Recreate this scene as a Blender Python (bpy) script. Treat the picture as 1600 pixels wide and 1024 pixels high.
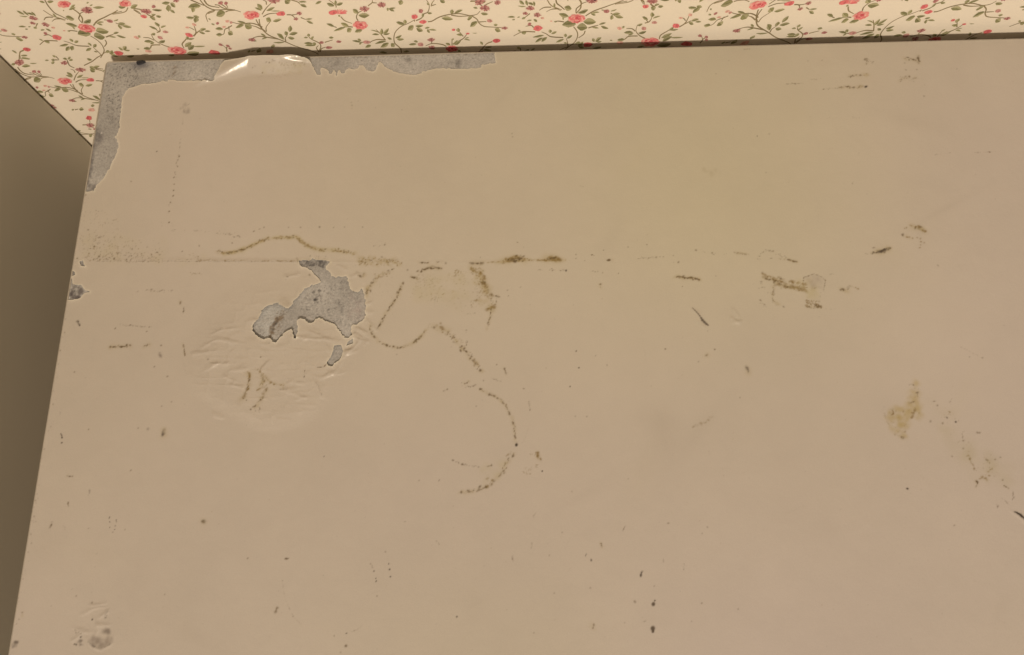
import bpy, bmesh, math, random
import numpy as np
from mathutils import Matrix, Vector

for o in list(bpy.data.objects): bpy.data.objects.remove(o)
S = bpy.context.scene
COL = S.collection
random.seed(7)
rng = np.random.default_rng(11)

# ------------------------------------------------------------------ camera, light, exposure
F = 1400.0                                     # focal length for a 1600 px wide frame
CAM = np.array([0.50625735, -0.59656281, 1.59436482])
ROT = np.radians([17.38076508, 3.07360813, 0.42621817])
T = 0.75                                       # height of the table top
GAP = 0.015                                    # table to wall

cd = bpy.data.cameras.new('camera'); cam = bpy.data.objects.new('camera', cd); COL.objects.link(cam)
cam.location = CAM; cam.rotation_mode = 'XYZ'; cam.rotation_euler = ROT
cd.sensor_width = 36; cd.sensor_fit = 'HORIZONTAL'; cd.lens = F / 1600 * 36; cd.clip_start = 0.01; cd.clip_end = 50
S.camera = cam

w = bpy.data.worlds.new('World'); S.world = w; w.use_nodes = True
bg = w.node_tree.nodes['Background']; bg.inputs[0].default_value = (1.0, 0.83, 0.65, 1); bg.inputs[1].default_value = 0.22

ld = bpy.data.lights.new('ceiling_lamp', 'POINT'); lamp = bpy.data.objects.new('ceiling_lamp', ld); COL.objects.link(lamp)
lamp.location = (0.60, -3.80, 3.40)
ld.energy = 540; ld.color = (1.0, 0.835, 0.65); ld.shadow_soft_size = 0.17

vs = S.view_settings; vs.view_transform = 'Standard'; vs.look = 'None'; vs.exposure = 0.07; vs.gamma = 1.0; vs.use_curve_mapping = False

# ------------------------------------------------------------------ survey helpers: photo position -> point on table plane or wall plane
def _R(rx, ry, rz):
    c, s = np.cos, np.sin
    X = np.array([[1,0,0],[0,c(rx),-s(rx)],[0,s(rx),c(rx)]]); Y = np.array([[c(ry),0,s(ry)],[0,1,0],[-s(ry),0,c(ry)]])
    Z = np.array([[c(rz),-s(rz),0],[s(rz),c(rz),0],[0,0,1]]); return Z @ Y @ X
RM = _R(*ROT)
def _ray(p):
    p = np.asarray(p, float)
    return np.stack([(p[...,0]-800)/F, -(p[...,1]-512)/F, -np.ones(p.shape[:-1])], -1) @ RM.T
def top(p, h=0.0):
    d = _ray(p); t = (T + h - CAM[2]) / d[...,2]
    return (CAM + d * np.asarray(t)[...,None])[..., :2]
def wallpt(p):
    d = _ray(p); t = -CAM[1] / d[...,1]
    q = CAM + d * np.asarray(t)[...,None]; return q[..., [0,2]]
def Z(ox, oy, s, pts): return [(ox + x/s, oy + y/s) for x, y in pts]

# ------------------------------------------------------------------ materials
def srgb(r, g, b):
    f = lambda c: (c/255)/12.92 if c/255 <= .04045 else ((c/255+.055)/1.055)**2.4
    return (f(r), f(g), f(b))
def mat(name, col=None, rough=.5, attr=None, spec=.5, bump=None, mott=None, coat=0):
    m = bpy.data.materials.new(name); m.use_nodes = True; nt = m.node_tree; N = nt.nodes; L = nt.links
    b = N['Principled BSDF']; b.inputs['Roughness'].default_value = rough; b.inputs['Specular IOR Level'].default_value = spec
    b.inputs['Coat Weight'].default_value = coat; b.inputs['Coat Roughness'].default_value = .25
    tc = N.new('ShaderNodeTexCoord')
    if attr:
        a = N.new('ShaderNodeAttribute'); a.attribute_name = attr; src = a.outputs['Color']
    else:
        a = N.new('ShaderNodeRGB'); a.outputs[0].default_value = (*col, 1); src = a.outputs[0]
    for sc, amt, det in (mott or []):
        n = N.new('ShaderNodeTexNoise'); n.inputs['Scale'].default_value = sc; n.inputs['Detail'].default_value = det; n.inputs['Roughness'].default_value = .6
        L.new(tc.outputs['Object'], n.inputs['Vector'])
        mr = N.new('ShaderNodeMapRange'); mr.inputs[1].default_value = .25; mr.inputs[2].default_value = .75
        mr.inputs[3].default_value = 1-amt; mr.inputs[4].default_value = 1+amt
        L.new(n.outputs['Fac'], mr.inputs[0])
        mx = N.new('ShaderNodeMix'); mx.data_type = 'RGBA'; mx.blend_type = 'MULTIPLY'; mx.inputs[0].default_value = 1
        L.new(src, mx.inputs[6]); L.new(mr.outputs[0], mx.inputs[7]); src = mx.outputs[2]
    L.new(src, b.inputs['Base Color'])
    if bump:
        prev = None
        for sc, dist, det in bump:
            n = N.new('ShaderNodeTexNoise'); n.inputs['Scale'].default_value = sc; n.inputs['Detail'].default_value = det
            L.new(tc.outputs['Object'], n.inputs['Vector'])
            bn = N.new('ShaderNodeBump'); bn.inputs['Strength'].default_value = 1; bn.inputs['Distance'].default_value = dist
            L.new(n.outputs['Fac'], bn.inputs['Height'])
            if prev: L.new(prev, bn.inputs['Normal'])
            prev = bn.outputs[0]
        L.new(prev, b.inputs['Normal'])
    return m
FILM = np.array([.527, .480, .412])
M_film = mat('cream_film', attr='paint', rough=.24, spec=.5, bump=[(420, .00006, 2), (60, .0004, 2)], mott=[(7, .03, 2), (45, .012, 3), (900, .03, 1)])
M_board = mat('grey_fibre_board', attr='paint', rough=.85, spec=.2, bump=[(700, .0004, 3)], mott=[(35, .10, 4), (420, .22, 4), (1400, .16, 2)])
M_edge = mat('cream_edge_band', (.40,.36,.30), .55, mott=[(60, .10, 3), (500, .08, 2)])
M_leg = mat('cream_lacquer', (.55,.52,.42), .45, mott=[(20, .05, 3)])
M_wall = mat('wallpaper', (.88,.81,.69), .75, spec=.25, bump=[(900, .00012, 2)], mott=[(5, .02, 2), (300, .015, 2)])
M_ink = mat('wallpaper_print', attr='ink', rough=.75, spec=.2, mott=[(700, .13, 3)])
M_panel = mat('beige_cabinet_paint', (.53,.49,.395), .42, spec=.4, mott=[(3, .03, 2)], bump=[(250, .00008, 2)])
M_floor = mat('brown_floor', (.16,.10,.06), .5, mott=[(9, .2, 4)])
M_dark = mat('dark_metal', (.08,.07,.06), .35)

# ------------------------------------------------------------------ object helpers
def link(name, me, m, parent=None, smooth=False):
    o = bpy.data.objects.new(name, me); COL.objects.link(o)
    if m: me.materials.append(m)
    if parent: o.parent = parent
    return o
def box(name, lo, hi, m, parent=None, bev=.0015, taper=None):
    bm = bmesh.new(); bmesh.ops.create_cube(bm, size=1)
    lo = np.array(lo, float); hi = np.array(hi, float); c = (lo+hi)/2; s = hi-lo
    for v in bm.verts:
        k = 1.0
        if taper and v.co.z < 0: k = taper
        v.co = Vector((c[0]+v.co.x*s[0]*k, c[1]+v.co.y*s[1]*k, c[2]+v.co.z*s[2]))
    if bev: bmesh.ops.bevel(bm, geom=list(bm.edges), offset=bev, segments=2, affect='EDGES', profile=.6)
    me = bpy.data.meshes.new(name); bm.to_mesh(me); bm.free()
    return link(name, me, m, parent)
def empty(name, loc):
    o = bpy.data.objects.new(name, None); COL.objects.link(o); o.location = loc; o.empty_display_size = .1; return o
def rel(o, root):                              # keep world position under a moved root
    o.parent = root; o.matrix_parent_inverse = Matrix.Translation(root.location).inverted(); return o
def tag(o, label, cat): o['label'] = label; o['category'] = cat; return o

def np_mesh(name, verts, polys, cols=None, attr='paint', smooth=True):
    """polys: list of integer arrays (n,k), one per face size."""
    me = bpy.data.meshes.new(name)
    me.vertices.add(len(verts)); me.vertices.foreach_set('co', np.ascontiguousarray(verts, np.float32).ravel())
    nl = sum(p.size for p in polys); npoly = sum(len(p) for p in polys)
    me.loops.add(nl); me.polygons.add(npoly)
    me.loops.foreach_set('vertex_index', np.concatenate([p.ravel() for p in polys]).astype(np.int32))
    st = []; off = 0
    for p in polys:
        st.append(off + np.arange(len(p))*p.shape[1]); off += p.size
    me.polygons.foreach_set('loop_start', np.concatenate(st).astype(np.int32))
    me.update(calc_edges=True)
    me.polygons.foreach_set('use_smooth', np.full(npoly, smooth, bool))
    if cols is not None:
        a = me.color_attributes.new(attr, 'FLOAT_COLOR', 'POINT')
        c4 = np.ones((len(verts), 4), np.float32); c4[:, :3] = cols; a.data.foreach_set('color', c4.ravel())
    me.validate(); return me

# ------------------------------------------------------------------ noise on numpy grids
def vnoise(X, Y, scale, seed):
    r = np.random.default_rng(seed); G = r.random((257, 257)).astype(np.float32)
    x = X/scale + 1000.3; y = Y/scale + 1000.7
    i = np.floor(x).astype(int); j = np.floor(y).astype(int); u = x-i; v = y-j
    u = u*u*u*(u*(u*6-15)+10); v = v*v*v*(v*(v*6-15)+10); i %= 256; j %= 256
    return (G[j,i]*(1-u)+G[j,i+1]*u)*(1-v)+(G[j+1,i]*(1-u)+G[j+1,i+1]*u)*v
def sstep(a, b, x):
    t = np.clip((x-a)/(b-a), 0, 1); return t*t*(3-2*t)

# ------------------------------------------------------------------ the setting
wall = box('wall', (-0.9, 0, 0), (1.9, .10, 2.2), M_wall, bev=0); wall['kind'] = 'structure'
floor = box('floor', (-1.0, -1.6, -.05), (1.9, -.0005, 0), M_floor, bev=0); floor['kind'] = 'structure'

# ---- flowered print of the wallpaper: flat ink shapes that repeat with a half drop
INK = {'stem': srgb(146,132,100), 'leafA': srgb(146,144,104), 'leafB': srgb(176,172,136), 'leafC': srgb(120,116,82)}
PV, PF, PC = [], [], []                         # print vertices (x, depth, z), faces, colours
CNT = [0]
def _add(pts_px, col, depth, fan_center=None):
    CNT[0] += 1; depth = depth + (CNT[0] % 40)*.000003
    p = wallpt(np.array(pts_px, float)); b = len(PV)
    c = np.array(col)
    PV.extend([(a[0], -depth, a[1]) for a in p]); PC.extend([c]*len(p))
    return b
def poly(pts, col, depth, ccol=None):
    c = np.mean(np.array(pts, float), 0)
    b = _add(list(pts)+[tuple(c)], col, depth); n = len(pts)
    if ccol is not None: PC[b+n] = np.array(ccol)
    for i in range(n): PF.append((b+i, b+(i+1) % n, b+n))
def smooth(pts, k=4):
    P = np.array(pts, float)
    if len(P) < 3: return P
    Q = np.vstack([2*P[0]-P[1], P, 2*P[-1]-P[-2]]); out = []
    for i in range(1, len(Q)-2):
        for t in np.linspace(0, 1, k, endpoint=False):
            a, b, c, d = Q[i-1], Q[i], Q[i+1], Q[i+2]
            out.append(.5*((2*b)+(c-a)*t+(2*a-5*b+4*c-d)*t*t+(3*b-a-3*c+d)*t**3))
    out.append(P[-1]); return np.array(out)
YS = .62                                        # foreshortening of widths measured across the picture
def stem(pts, wd=1.6, col=None):
    P = smooth(pts); d = np.gradient(P, axis=0); n = np.stack([-d[:,1], d[:,0]], 1); n /= np.linalg.norm(n, axis=1)[:,None]+1e-9
    k = col if col is not None else np.array(INK['stem'])*random.uniform(.82, 1.1)
    ww = wd*.5*np.interp(np.arange(len(P)), [0, len(P)*.3, len(P)-1], [1, 1, .55])
    b = _add(list(P+n*ww[:,None])+list(P-n*ww[:,None]), k, .00010); m = len(P)
    for i in range(m-1): PF.append((b+i, b+i+1, b+m+i+1)); PF.append((b+i, b+m+i+1, b+m+i))
def leaf(x1, y1, x2, y2, wd, col=None):
    a = np.array((x1, y1)); bb = np.array((x2, y2)); ax = bb-a; L = np.hypot(*ax)+1e-6; nn = np.array((-ax[1], ax[0]))/L
    ts = [0, .15, .35, .55, .75, .9, 1]; pr = [0, .55, .95, 1, .75, .35, 0]
    bend = random.uniform(-.06, .06)*L
    mid = [a+ax*t+nn*bend*math.sin(math.pi*t) for t in ts]
    c1 = np.array(col if col is not None else INK['leafA'])*random.uniform(.85, 1.12)
    c2 = np.array(col if col is not None else INK['leafB'])*random.uniform(.85, 1.12)
    for sgn, c in ((1, c1), (-1, c2)):
        o = [m_+nn*sgn*wd*.5*p*random.uniform(.85, 1.12) for m_, p in zip(mid, pr)]
        b = _add(mid+o, c, .00024); m = len(ts)
        for i in range(m-1): PF.append((b+i, b+i+1, b+m+i+1)); PF.append((b+i, b+m+i+1, b+m+i))
    if L > 7 and wd > 2.6:
        b0 = _add([tuple(mid[0]), tuple(mid[3]+nn*.18), tuple(mid[5]), tuple(mid[3]-nn*.18)], np.array(INK['leafC']), .00037)
        PF.append((b0, b0+1, b0+2)); PF.append((b0, b0+2, b0+3))
PINK = [srgb(230,126,130), srgb(240,160,156), srgb(214,98,108), srgb(250,196,186)]
MAUVE = [srgb(188,132,130), srgb(208,158,152), srgb(164,108,108)]
def blob(x, y, rx, ry, n=14, rough=.18, ph=None):
    ph = random.random()*6 if ph is None else ph
    return [(x+rx*math.cos(a)*(1+random.uniform(-rough, rough)), y+ry*math.sin(a)*(1+random.uniform(-rough, rough)))
            for a in [ph+2*math.pi*i/n for i in range(n)]]
def rose(x, y, rx, ry, red=False):
    P = [np.array(c)*(np.array((.88,.62,.66)) if red else 1) for c in PINK]
    for i in range(9):                          # ruffled outer petals
        a = 2*math.pi*i/9+random.uniform(-.25, .25); r = random.uniform(.52, .66)
        poly(blob(x+rx*r*math.cos(a), y+ry*r*math.sin(a), rx*.40, ry*.42, 8, .22), P[random.choice([0,1,1,3])], .00051+i*.000004, P[random.choice([0,1])])
    poly(blob(x, y, rx*.62, ry*.62, 12, .15), P[0], .00066, P[1])
    for i in range(7):                          # curved inner petals
        a0 = random.uniform(0, 6.28); r = random.uniform(.2, .7); q = []
        for t in np.linspace(-.55, .55, 5): q.append((x+rx*r*math.cos(a0+t), y+ry*r*math.sin(a0+t)))
        for t in np.linspace(.5, -.5, 5): q.append((x+rx*(r+.13)*math.cos(a0+t), y+ry*(r+.13)*math.sin(a0+t)))
        poly(q, P[2] if i % 2 else P[3], .00080+i*.000003)
    poly(blob(x+rx*.05, y-ry*.15, rx*.22, ry*.25, 8, .2), P[2], .00095)
def bud(x, y, rx, ry, col=None):
    c = col or PINK[0]
    poly(blob(x, y, rx, ry, 9, .2), c, .00051, np.array(c)*1.1)
    poly(blob(x+rx*random.uniform(-.4,.4), y, rx*.35, ry*.6, 6, .2), np.array(c)*.8, .00066)
def mauve(x, y, rx, ry, cs=None):
    cs = cs or MAUVE
    n = 11
    for i in range(n):
        a = 2*math.pi*i/n+random.uniform(-.2, .2); ca, sa = math.cos(a), math.sin(a); r1 = random.uniform(.75, 1.05)
        wpx = .20
        q = [(x+rx*.12*ca, y+ry*.12*sa), (x+rx*(.6*ca-wpx*sa), y+ry*(.6*sa+wpx*ca)), (x+rx*r1*ca, y+ry*r1*sa), (x+rx*(.6*ca+wpx*sa), y+ry*(.6*sa-wpx*ca))]
        poly(q, cs[i % len(cs)], .00051+i*.000004)
    poly(blob(x, y, rx*.25, ry*.28, 7, .25), cs[-1], .00066)

def bulk(ox, s, leaves=(), stems=(), roses=(), buds=(), mauves=(), oy=0):
    X = lambda x: ox+x/s
    Y = lambda y: oy+y/s
    for q in stems: stem([(X(x), Y(y)) for x, y in q])
    for a in leaves: leaf(X(a[0]), Y(a[1]), X(a[2]), Y(a[3]), a[4]/s*1.15)
    for a in roses: rose(X(a[0]), Y(a[1]), a[2]/s, a[3]/s, len(a) > 4)
    for a in buds: bud(X(a[0]), Y(a[1]), a[2]/s, a[3]/s, a[4] if len(a) > 4 else None)
    for a in mauves: mauve(X(a[0]), Y(a[1]), a[2]/s, a[3]/s)
MV = MAUVE[0]; MV2 = MAUVE[1]; RED = srgb(218,112,116); PALE = srgb(232,184,172)
# rose spray with long trailing stem
bulk(300, 8,
 leaves=[(670,285,565,262,24),(650,310,545,350,36),(660,305,748,350,66),(920,450,860,420,20),(940,470,870,490,18),(1150,495,1060,420,40),(1160,525,1015,530,18),
  (1190,445,1165,390,42),(1220,400,1230,318,44),(1215,430,1322,410,36),(1200,465,1282,482,32),(990,268,925,228,52),(1010,265,1120,240,34),
  (880,118,815,48,44),(870,130,785,95,22),(930,135,1035,90,28),(980,135,1105,135,10),(1415,240,1505,235,16),(1430,260,1515,295,26),(1330,25,1435,25,20),(1350,55,1435,90,32),(1160,0,1222,40,52),
  (205,230,235,250,14),(415,152,305,200,84),(285,310,240,295,16),(390,365,290,362,34),(380,435,300,432,36),(450,400,512,432,54),(700,490,810,515,26)],
 stems=[[(800,245),(830,300),(880,370),(960,440),(1080,490),(1170,525),(1300,580),(1500,640),(1580,680)],[(840,240),(845,290),(870,350),(930,400)],[(930,395),(928,340),(980,270)],
  [(880,340),(800,305),(720,290),(600,300),(500,280)],[(870,370),(800,335),(740,320)],[(1080,490),(960,470),(850,455),(780,470),(740,490)],[(1175,520),(1165,480),(1192,440)],
  [(875,180),(930,100),(985,45)],[(890,210),(960,175),(1060,165)],[(930,60),(925,20),(885,0)],[(1185,185),(1245,190),(1290,230)],[(1245,190),(1310,180)],[(1360,220),(1420,245)],[(1240,0),(1320,25),(1350,55)],
  [(0,5),(150,70)],[(100,0),(150,60),(210,100),(290,125),(440,120),(540,130),(610,150)],[(290,130),(215,150),(175,190),(185,240),(200,275)],[(200,170),(280,145)],
  [(330,65),(400,105),(540,125)],[(370,55),(440,105)],[(425,50),(450,100)],[(285,60),(330,65)],[(420,150),(460,135),(540,130)],[(500,320),(450,350),(410,370),(400,420),(370,440)],[(460,330),(465,385)]],
 roses=[(745,185,105,55)], buds=[(1118,170,58,30),(440,265,28,16,PALE),(490,280,20,14,MV2),(355,35,30,22,MV),(425,40,24,20,MV),(320,290,18,16,MV),(400,335,26,10,PALE)],
 mauves=[(1025,8,85,42),(1340,165,42,26),(1300,235,36,24),(750,495,55,26)])
bulk(150, 8,
 leaves=[(1310,75,1150,92,62),(1225,85,1210,155,46),(1230,222,1125,213,30),(1215,198,1292,215,30),(1262,205,1238,285,54),(280,85,372,85,44),(430,95,522,60,38),(700,120,826,122,22),(690,215,742,252,34),(750,195,816,206,20),
  (925,35,820,40,34),(930,35,992,92,42),(905,58,910,146,54)],
 stems=[[(1180,0),(1350,70)],[(440,100),(560,120),(600,130)],[(470,120),(530,150),(565,185)],[(640,180),(720,220),(740,250)],[(400,95),(360,150),(210,180)]],
 roses=[(370,40,80,42)], buds=[(610,205,30,20,PALE),(720,80,25,18,MV)], mauves=[(640,140,60,36),(1000,5,44,30)])
# rose with bud branches
bulk(940, 8,
 leaves=[(450,320,512,298,26),(460,415,560,390,30),(395,405,278,410,32),(400,415,330,440,20),(290,490,195,500,34),(100,500,136,503,12),(630,215,630,153,46),(580,250,508,208,32),(640,230,735,200,16),
  (840,380,905,335,26),(850,375,960,365,18),(1120,265,1216,238,28),(1090,280,1150,305,34),(1170,275,1246,272,20),(745,475,880,415,34),(760,515,880,455,44),(850,470,1020,465,16),(690,570,870,545,52),(440,590,530,575,24),
  (650,80,635,122,44),(660,65,720,50,18),(705,85,766,85,26),(740,0,846,5,26),(950,20,995,0,42),(280,350,262,330,34)],
 stems=[[(545,480),(490,455),(440,410),(430,370),(450,310)],[(420,390),(380,360),(310,355)],[(450,450),(340,455),(290,490),(240,500)],[(540,290),(590,275),(620,240),(630,200)],[(560,255),(585,280)],[(720,490),(740,440),(830,385),(890,340)],
  [(970,340),(1040,295),(1080,230),(1100,180)],[(1050,260),(1030,235),(1000,222)],[(1040,300),(1120,260)],[(1230,540),(1260,500),(1250,450)],[(1262,495),(1305,465)],[(490,0),(520,50)],[(610,50),(650,80),(720,55)]],
 roses=[(610,520,122,56)], buds=[(930,320,50,30),(1110,185,26,18,PALE),(990,222,28,10,PALE),(225,355,28,20,PALE),(530,355,32,24,MV2),(225,530,40,18,PALE),(660,280,36,18,MV2),(1070,545,75,30,RED),(1230,445,24,16,MV),(1310,460,24,16,MV),(1310,495,20,14,MV),(545,80,36,26)],
 mauves=[(630,12,80,40)])
# peony with the broad leaves
bulk(780, 8,
 leaves=[(870,205,745,172,46),(905,112,815,88,58),(985,160,1112,120,38),(960,300,785,312,74),(1050,270,1212,275,70),(970,340,1104,345,80),(690,100,690,38,26),(800,250,795,213,18),(720,275,685,270,16),
  (845,480,915,440,26),(830,465,830,420,36),(810,490,708,530,26),(850,540,805,535,18),(640,412,632,368,38),(650,422,720,395,24),(560,440,418,466,24),(545,470,450,530,28),(600,465,528,522,34),
  (340,408,278,410,36),(270,395,232,375,20),(475,275,430,240,28),(345,265,410,252,16),(355,70,335,0,28),(312,58,250,5,34),(335,80,230,72,14),(330,222,282,236,24),(200,215,102,215,20),(160,248,200,244,14),(225,218,262,210,12),
  (1390,140,1470,115,14),(1160,160,1255,152,16),(1145,165,1206,190,28),(1410,180,1514,170,28),(1445,200,1552,220,36),(1415,185,1396,247,38),(1245,310,1336,285,20),(1160,345,1246,352,18),(1270,325,1366,356,28),
  (980,570,1055,520,28),(985,575,1060,600,30),(1165,480,1192,522,36),(1200,520,1278,468,34),(1210,522,1282,518,18),(1170,605,1280,585,26)],
 stems=[[(1080,200),(1180,140),(1320,90),(1450,45),(1600,15)],[(1440,50),(1560,0)],[(960,165),(965,110),(1020,60),(1005,0)],[(970,160),(1020,100),(1030,50),(1090,25)],[(600,0),(640,60),(700,100),(770,135)],[(650,90),(560,95),(500,130)],[(700,95),(785,125)],
  [(810,275),(740,265),(690,270)],[(930,335),(970,390),(980,450),(950,520),(890,570),(820,620)],[(1075,385),(1055,430),(990,475)],[(860,590),(855,540),(840,480)],[(800,470),(650,460),(590,425),(530,400)],[(450,400),(340,395),(280,400),(180,450)],[(430,345),(400,320),(330,330)],
  [(385,170),(320,220)],[(1280,125),(1320,130)],[(1395,165),(1450,200)],[(1115,350),(1180,330),(1240,315)]],
 roses=[(965,228,108,56)], buds=[(480,350,58,34),(380,300,24,18,MV),(1345,140,36,22,MV),(1105,558,56,30,RED),(650,262,14,8,PALE),(540,225,26,12,PALE)],
 mauves=[(390,100,64,36),(475,185,56,36),(325,165,40,24),(1155,12,82,32)])
bulk(0, 8,
 leaves=[(880,100,940,58,24),(860,122,944,95,30),(1160,95,1304,92,26),(1080,40,1110,28,16),(1120,75,1160,58,14),(800,125,790,138,16),(590,20,670,18,32),(560,35,490,14,22),(420,190,330,160,20),(450,200,390,145,20)],
 stems=[[(915,115),(985,165),(1025,230),(1030,290)],[(1000,180),(985,230),(1010,270)],[(560,0),(600,70),(680,160),(770,205),(850,245)],[(760,235),(690,240),(650,270)]],
 roses=[(800,52,86,46)], mauves=[(1090,120,88,46)])
# daisy and rose pair, fern, twin buds
bulk(460, 8,
 leaves=[(500,75,405,40,40),(520,60,606,35,34),(515,62,512,0,26),(340,20,262,50,28),(800,165,730,115,46),(800,190,938,190,52),(1165,95,1168,138,26),(1180,105,1266,98,16),(1180,110,1250,142,28),(1345,0,1318,62,54),
  (680,330,580,288,42),(640,340,490,390,28),(500,335,400,297,28),(715,358,660,402,52),(850,375,755,402,46),(1085,440,1092,356,38),(1110,420,1182,354,32),(1110,430,1196,415,20),(1060,435,970,430,20),(1060,410,950,375,12),
  (960,570,885,592,34),(830,530,720,510,22),(835,515,790,485,28),(840,530,810,556,22),(1150,515,1005,550,26),(1180,535,1075,594,44),(1250,545,1212,585,52),(1220,490,1160,470,24),(1260,475,1342,440,26),(1280,490,1372,490,28),
  (1380,310,1272,275,38),(1385,300,1380,245,40),(1490,320,1418,374,56),(205,490,242,455,26),(170,470,118,470,18),(230,545,120,538,28),(240,565,256,528,42),(262,570,132,570,24),(490,470,430,470,26),(575,205,545,190,20),(180,460,176,420,36),(1360,650,1440,640,20),(1160,660,1060,652,22)],
 stems=[[(580,210),(630,260),(720,295)],[(520,95),(515,65),(430,0)],[(795,260),(775,215),(800,160),(860,130)],[(920,75),(970,35),(975,0)],[(975,35),(1030,38)],[(730,340),(680,335),(600,345)],[(500,335),(530,345)],[(1140,505),(1090,440),(1020,370)],
  [(1140,500),(1040,495),(970,515),(940,540)],[(870,530),(830,530)],[(1340,660),(1320,600),(1255,540),(1245,460),(1270,390),(1340,330),(1430,290),(1500,250)],[(300,650),(330,590),(310,540),(210,490),(180,460)],[(380,530),(480,500)],[(320,650),(340,610),(390,590)],[(300,640),(275,600),(300,570)]],
 roses=[(825,315,98,52)], buds=[(1500,208,40,30),(900,525,44,22,MV2),(340,530,28,18,MV),(430,593,42,18,MV),(555,520,34,16,MV),(480,155,48,28)],
 mauves=[(875,110,80,42),(1090,58,66,38)])
for a in np.linspace(-.5, .5, 9): leaf(460+560/8, 175/8, 460+(560+95*math.sin(a*3.0)+10)/8, (160-48*math.cos(a*2.2))/8, 2.6, PINK[1])
for a in np.linspace(-.6, .6, 7): leaf(460+555/8, 168/8, 460+(590+70*math.sin(a*2.4))/8, (178-32*math.cos(a*2))/8, 2.2, PINK[0])
bulk(620, 8,
 leaves=[(322,218,326,165,26),(380,160,442,165,24),(375,40,412,56,24),(230,325,332,320,28),(245,350,328,388,46),(350,355,412,343,20),(380,365,412,412,28),(400,370,496,378,20),(540,0,602,32,44),(682,172,692,118,44),(720,165,822,124,30),(560,225,702,240,44),
  (1080,40,1086,0,40),(1050,165,1142,175,30),(1010,105,955,95,20),(1010,270,918,337,50),(1210,310,1262,312,26),(1225,360,1298,390,46),(700,560,760,500,22),(720,560,802,508,34),(670,560,610,540,28),(825,440,745,430,26),(770,402,768,350,42),(840,490,920,505,16),(850,480,905,467,10),(945,412,1006,412,8),
  (250,550,150,558,26),(265,525,210,515,24),(1075,560,1040,520,28),(1100,590,1192,582,20),(1090,610,1180,637,24),(800,645,760,630,26),(680,500,715,482,20)],
 stems=[[(220,270),(225,245)],[(240,260),(310,225),(340,175),(385,155),(405,100),(400,50),(370,0)],[(430,80),(440,40),(470,0)],[(440,70),(490,55)],[(390,272),(440,265),(530,215),(640,185),(760,170),(860,185),(920,195),(1000,180),(1040,140)],[(680,190),(780,205),(900,200)],
  [(1060,70),(985,0)],[(1110,60),(1200,20)],[(930,195),(1000,240),(1030,290),(1090,330),(1210,340),(1310,345)],[(1030,275),(1120,270)],[(690,570),(690,490)],[(700,550),(820,490),(880,425)],[(830,455),(780,395)],[(620,580),(560,555),(440,545),(360,575)],[(440,545),(425,510)],[(1195,520),(1120,550),(1060,630)]],
 roses=[(690,608,78,40,1)], buds=[(330,272,44,24),(300,135,30,26,MV),(1160,258,38,18,MV2),(710,370,26,13),(885,418,22,11),(300,555,40,24,MV2),(1245,505,46,26,RED)],
 mauves=[(1100,100,82,44),(1260,30,50,34),(1350,350,48,22),(430,495,58,26),(440,592,52,30)])
bulk(0, 4.655, oy=90,
 leaves=[(575,375,610,378,22),(540,378,520,380,12),(660,350,688,350,16),(650,575,668,560,22)],
 stems=[[(650,440),(655,475)],[(600,490),(650,490)],[(545,380),(570,375)]], buds=[(648,438,22,16,RED),(665,380,26,12,PALE)], mauves=[(655,492,34,20)])
bulk(0, 8,
 leaves=[(140,805,195,800,26),(270,830,382,825,32),(370,790,462,790,12),(250,730,380,735,14),(840,745,785,730,24),(845,742,884,710,24),(860,752,914,750,24),(1150,752,1085,730,26),(1120,830,1192,878,38),(1165,838,1247,825,26),(655,690,702,712,20),(640,745,692,750,24),(640,788,682,772,32),(560,755,612,755,16),(1372,640,1318,652,32),(1385,680,1440,690,26)],
 stems=[[(220,840),(250,880),(310,920),(430,940)],[(240,745),(240,680)],[(840,755),(870,820),(930,850)],[(1050,820),(1150,770),(1215,720),(1270,690),(1325,655),(1440,660)],[(1190,855),(1290,865)],[(690,750),(740,750)],[(700,708),(735,742)]],
 mauves=[(245,778,78,48),(805,785,52,32)])
PV = np.array(PV); PC = np.array(PC); PF = np.array(PF)
RX, RZ = .530, -.0066; HX, HZ = -.265, -.1133
allv, allf, allc = [], [], []; off = 0
for i in range(-4, 5):
    for j in range(-4, 6):
        dx = i*RX+j*HX; dz = i*RZ+j*HZ
        V = PV+np.array((dx, 0, dz))
        if V[:,0].max() < -.75 or V[:,0].min() > 1.8 or V[:,2].max() < .35 or V[:,2].min() > 1.35: continue
        ok = (V[:,0] > -.85) & (V[:,0] < 1.85); fk = PF[ok[PF].all(1)]
        allv.append(V); allf.append(fk+off); allc.append(PC); off += len(V)
pv = np.concatenate(allv); pf = np.concatenate(allf)
pm = np_mesh('floral_print', pv, [pf], np.concatenate(allc), 'ink', smooth=False)
pr = link('floral_print', pm, M_ink, wall)
pr['label'] = 'printed pink roses and green sprays on cream wallpaper'

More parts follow.
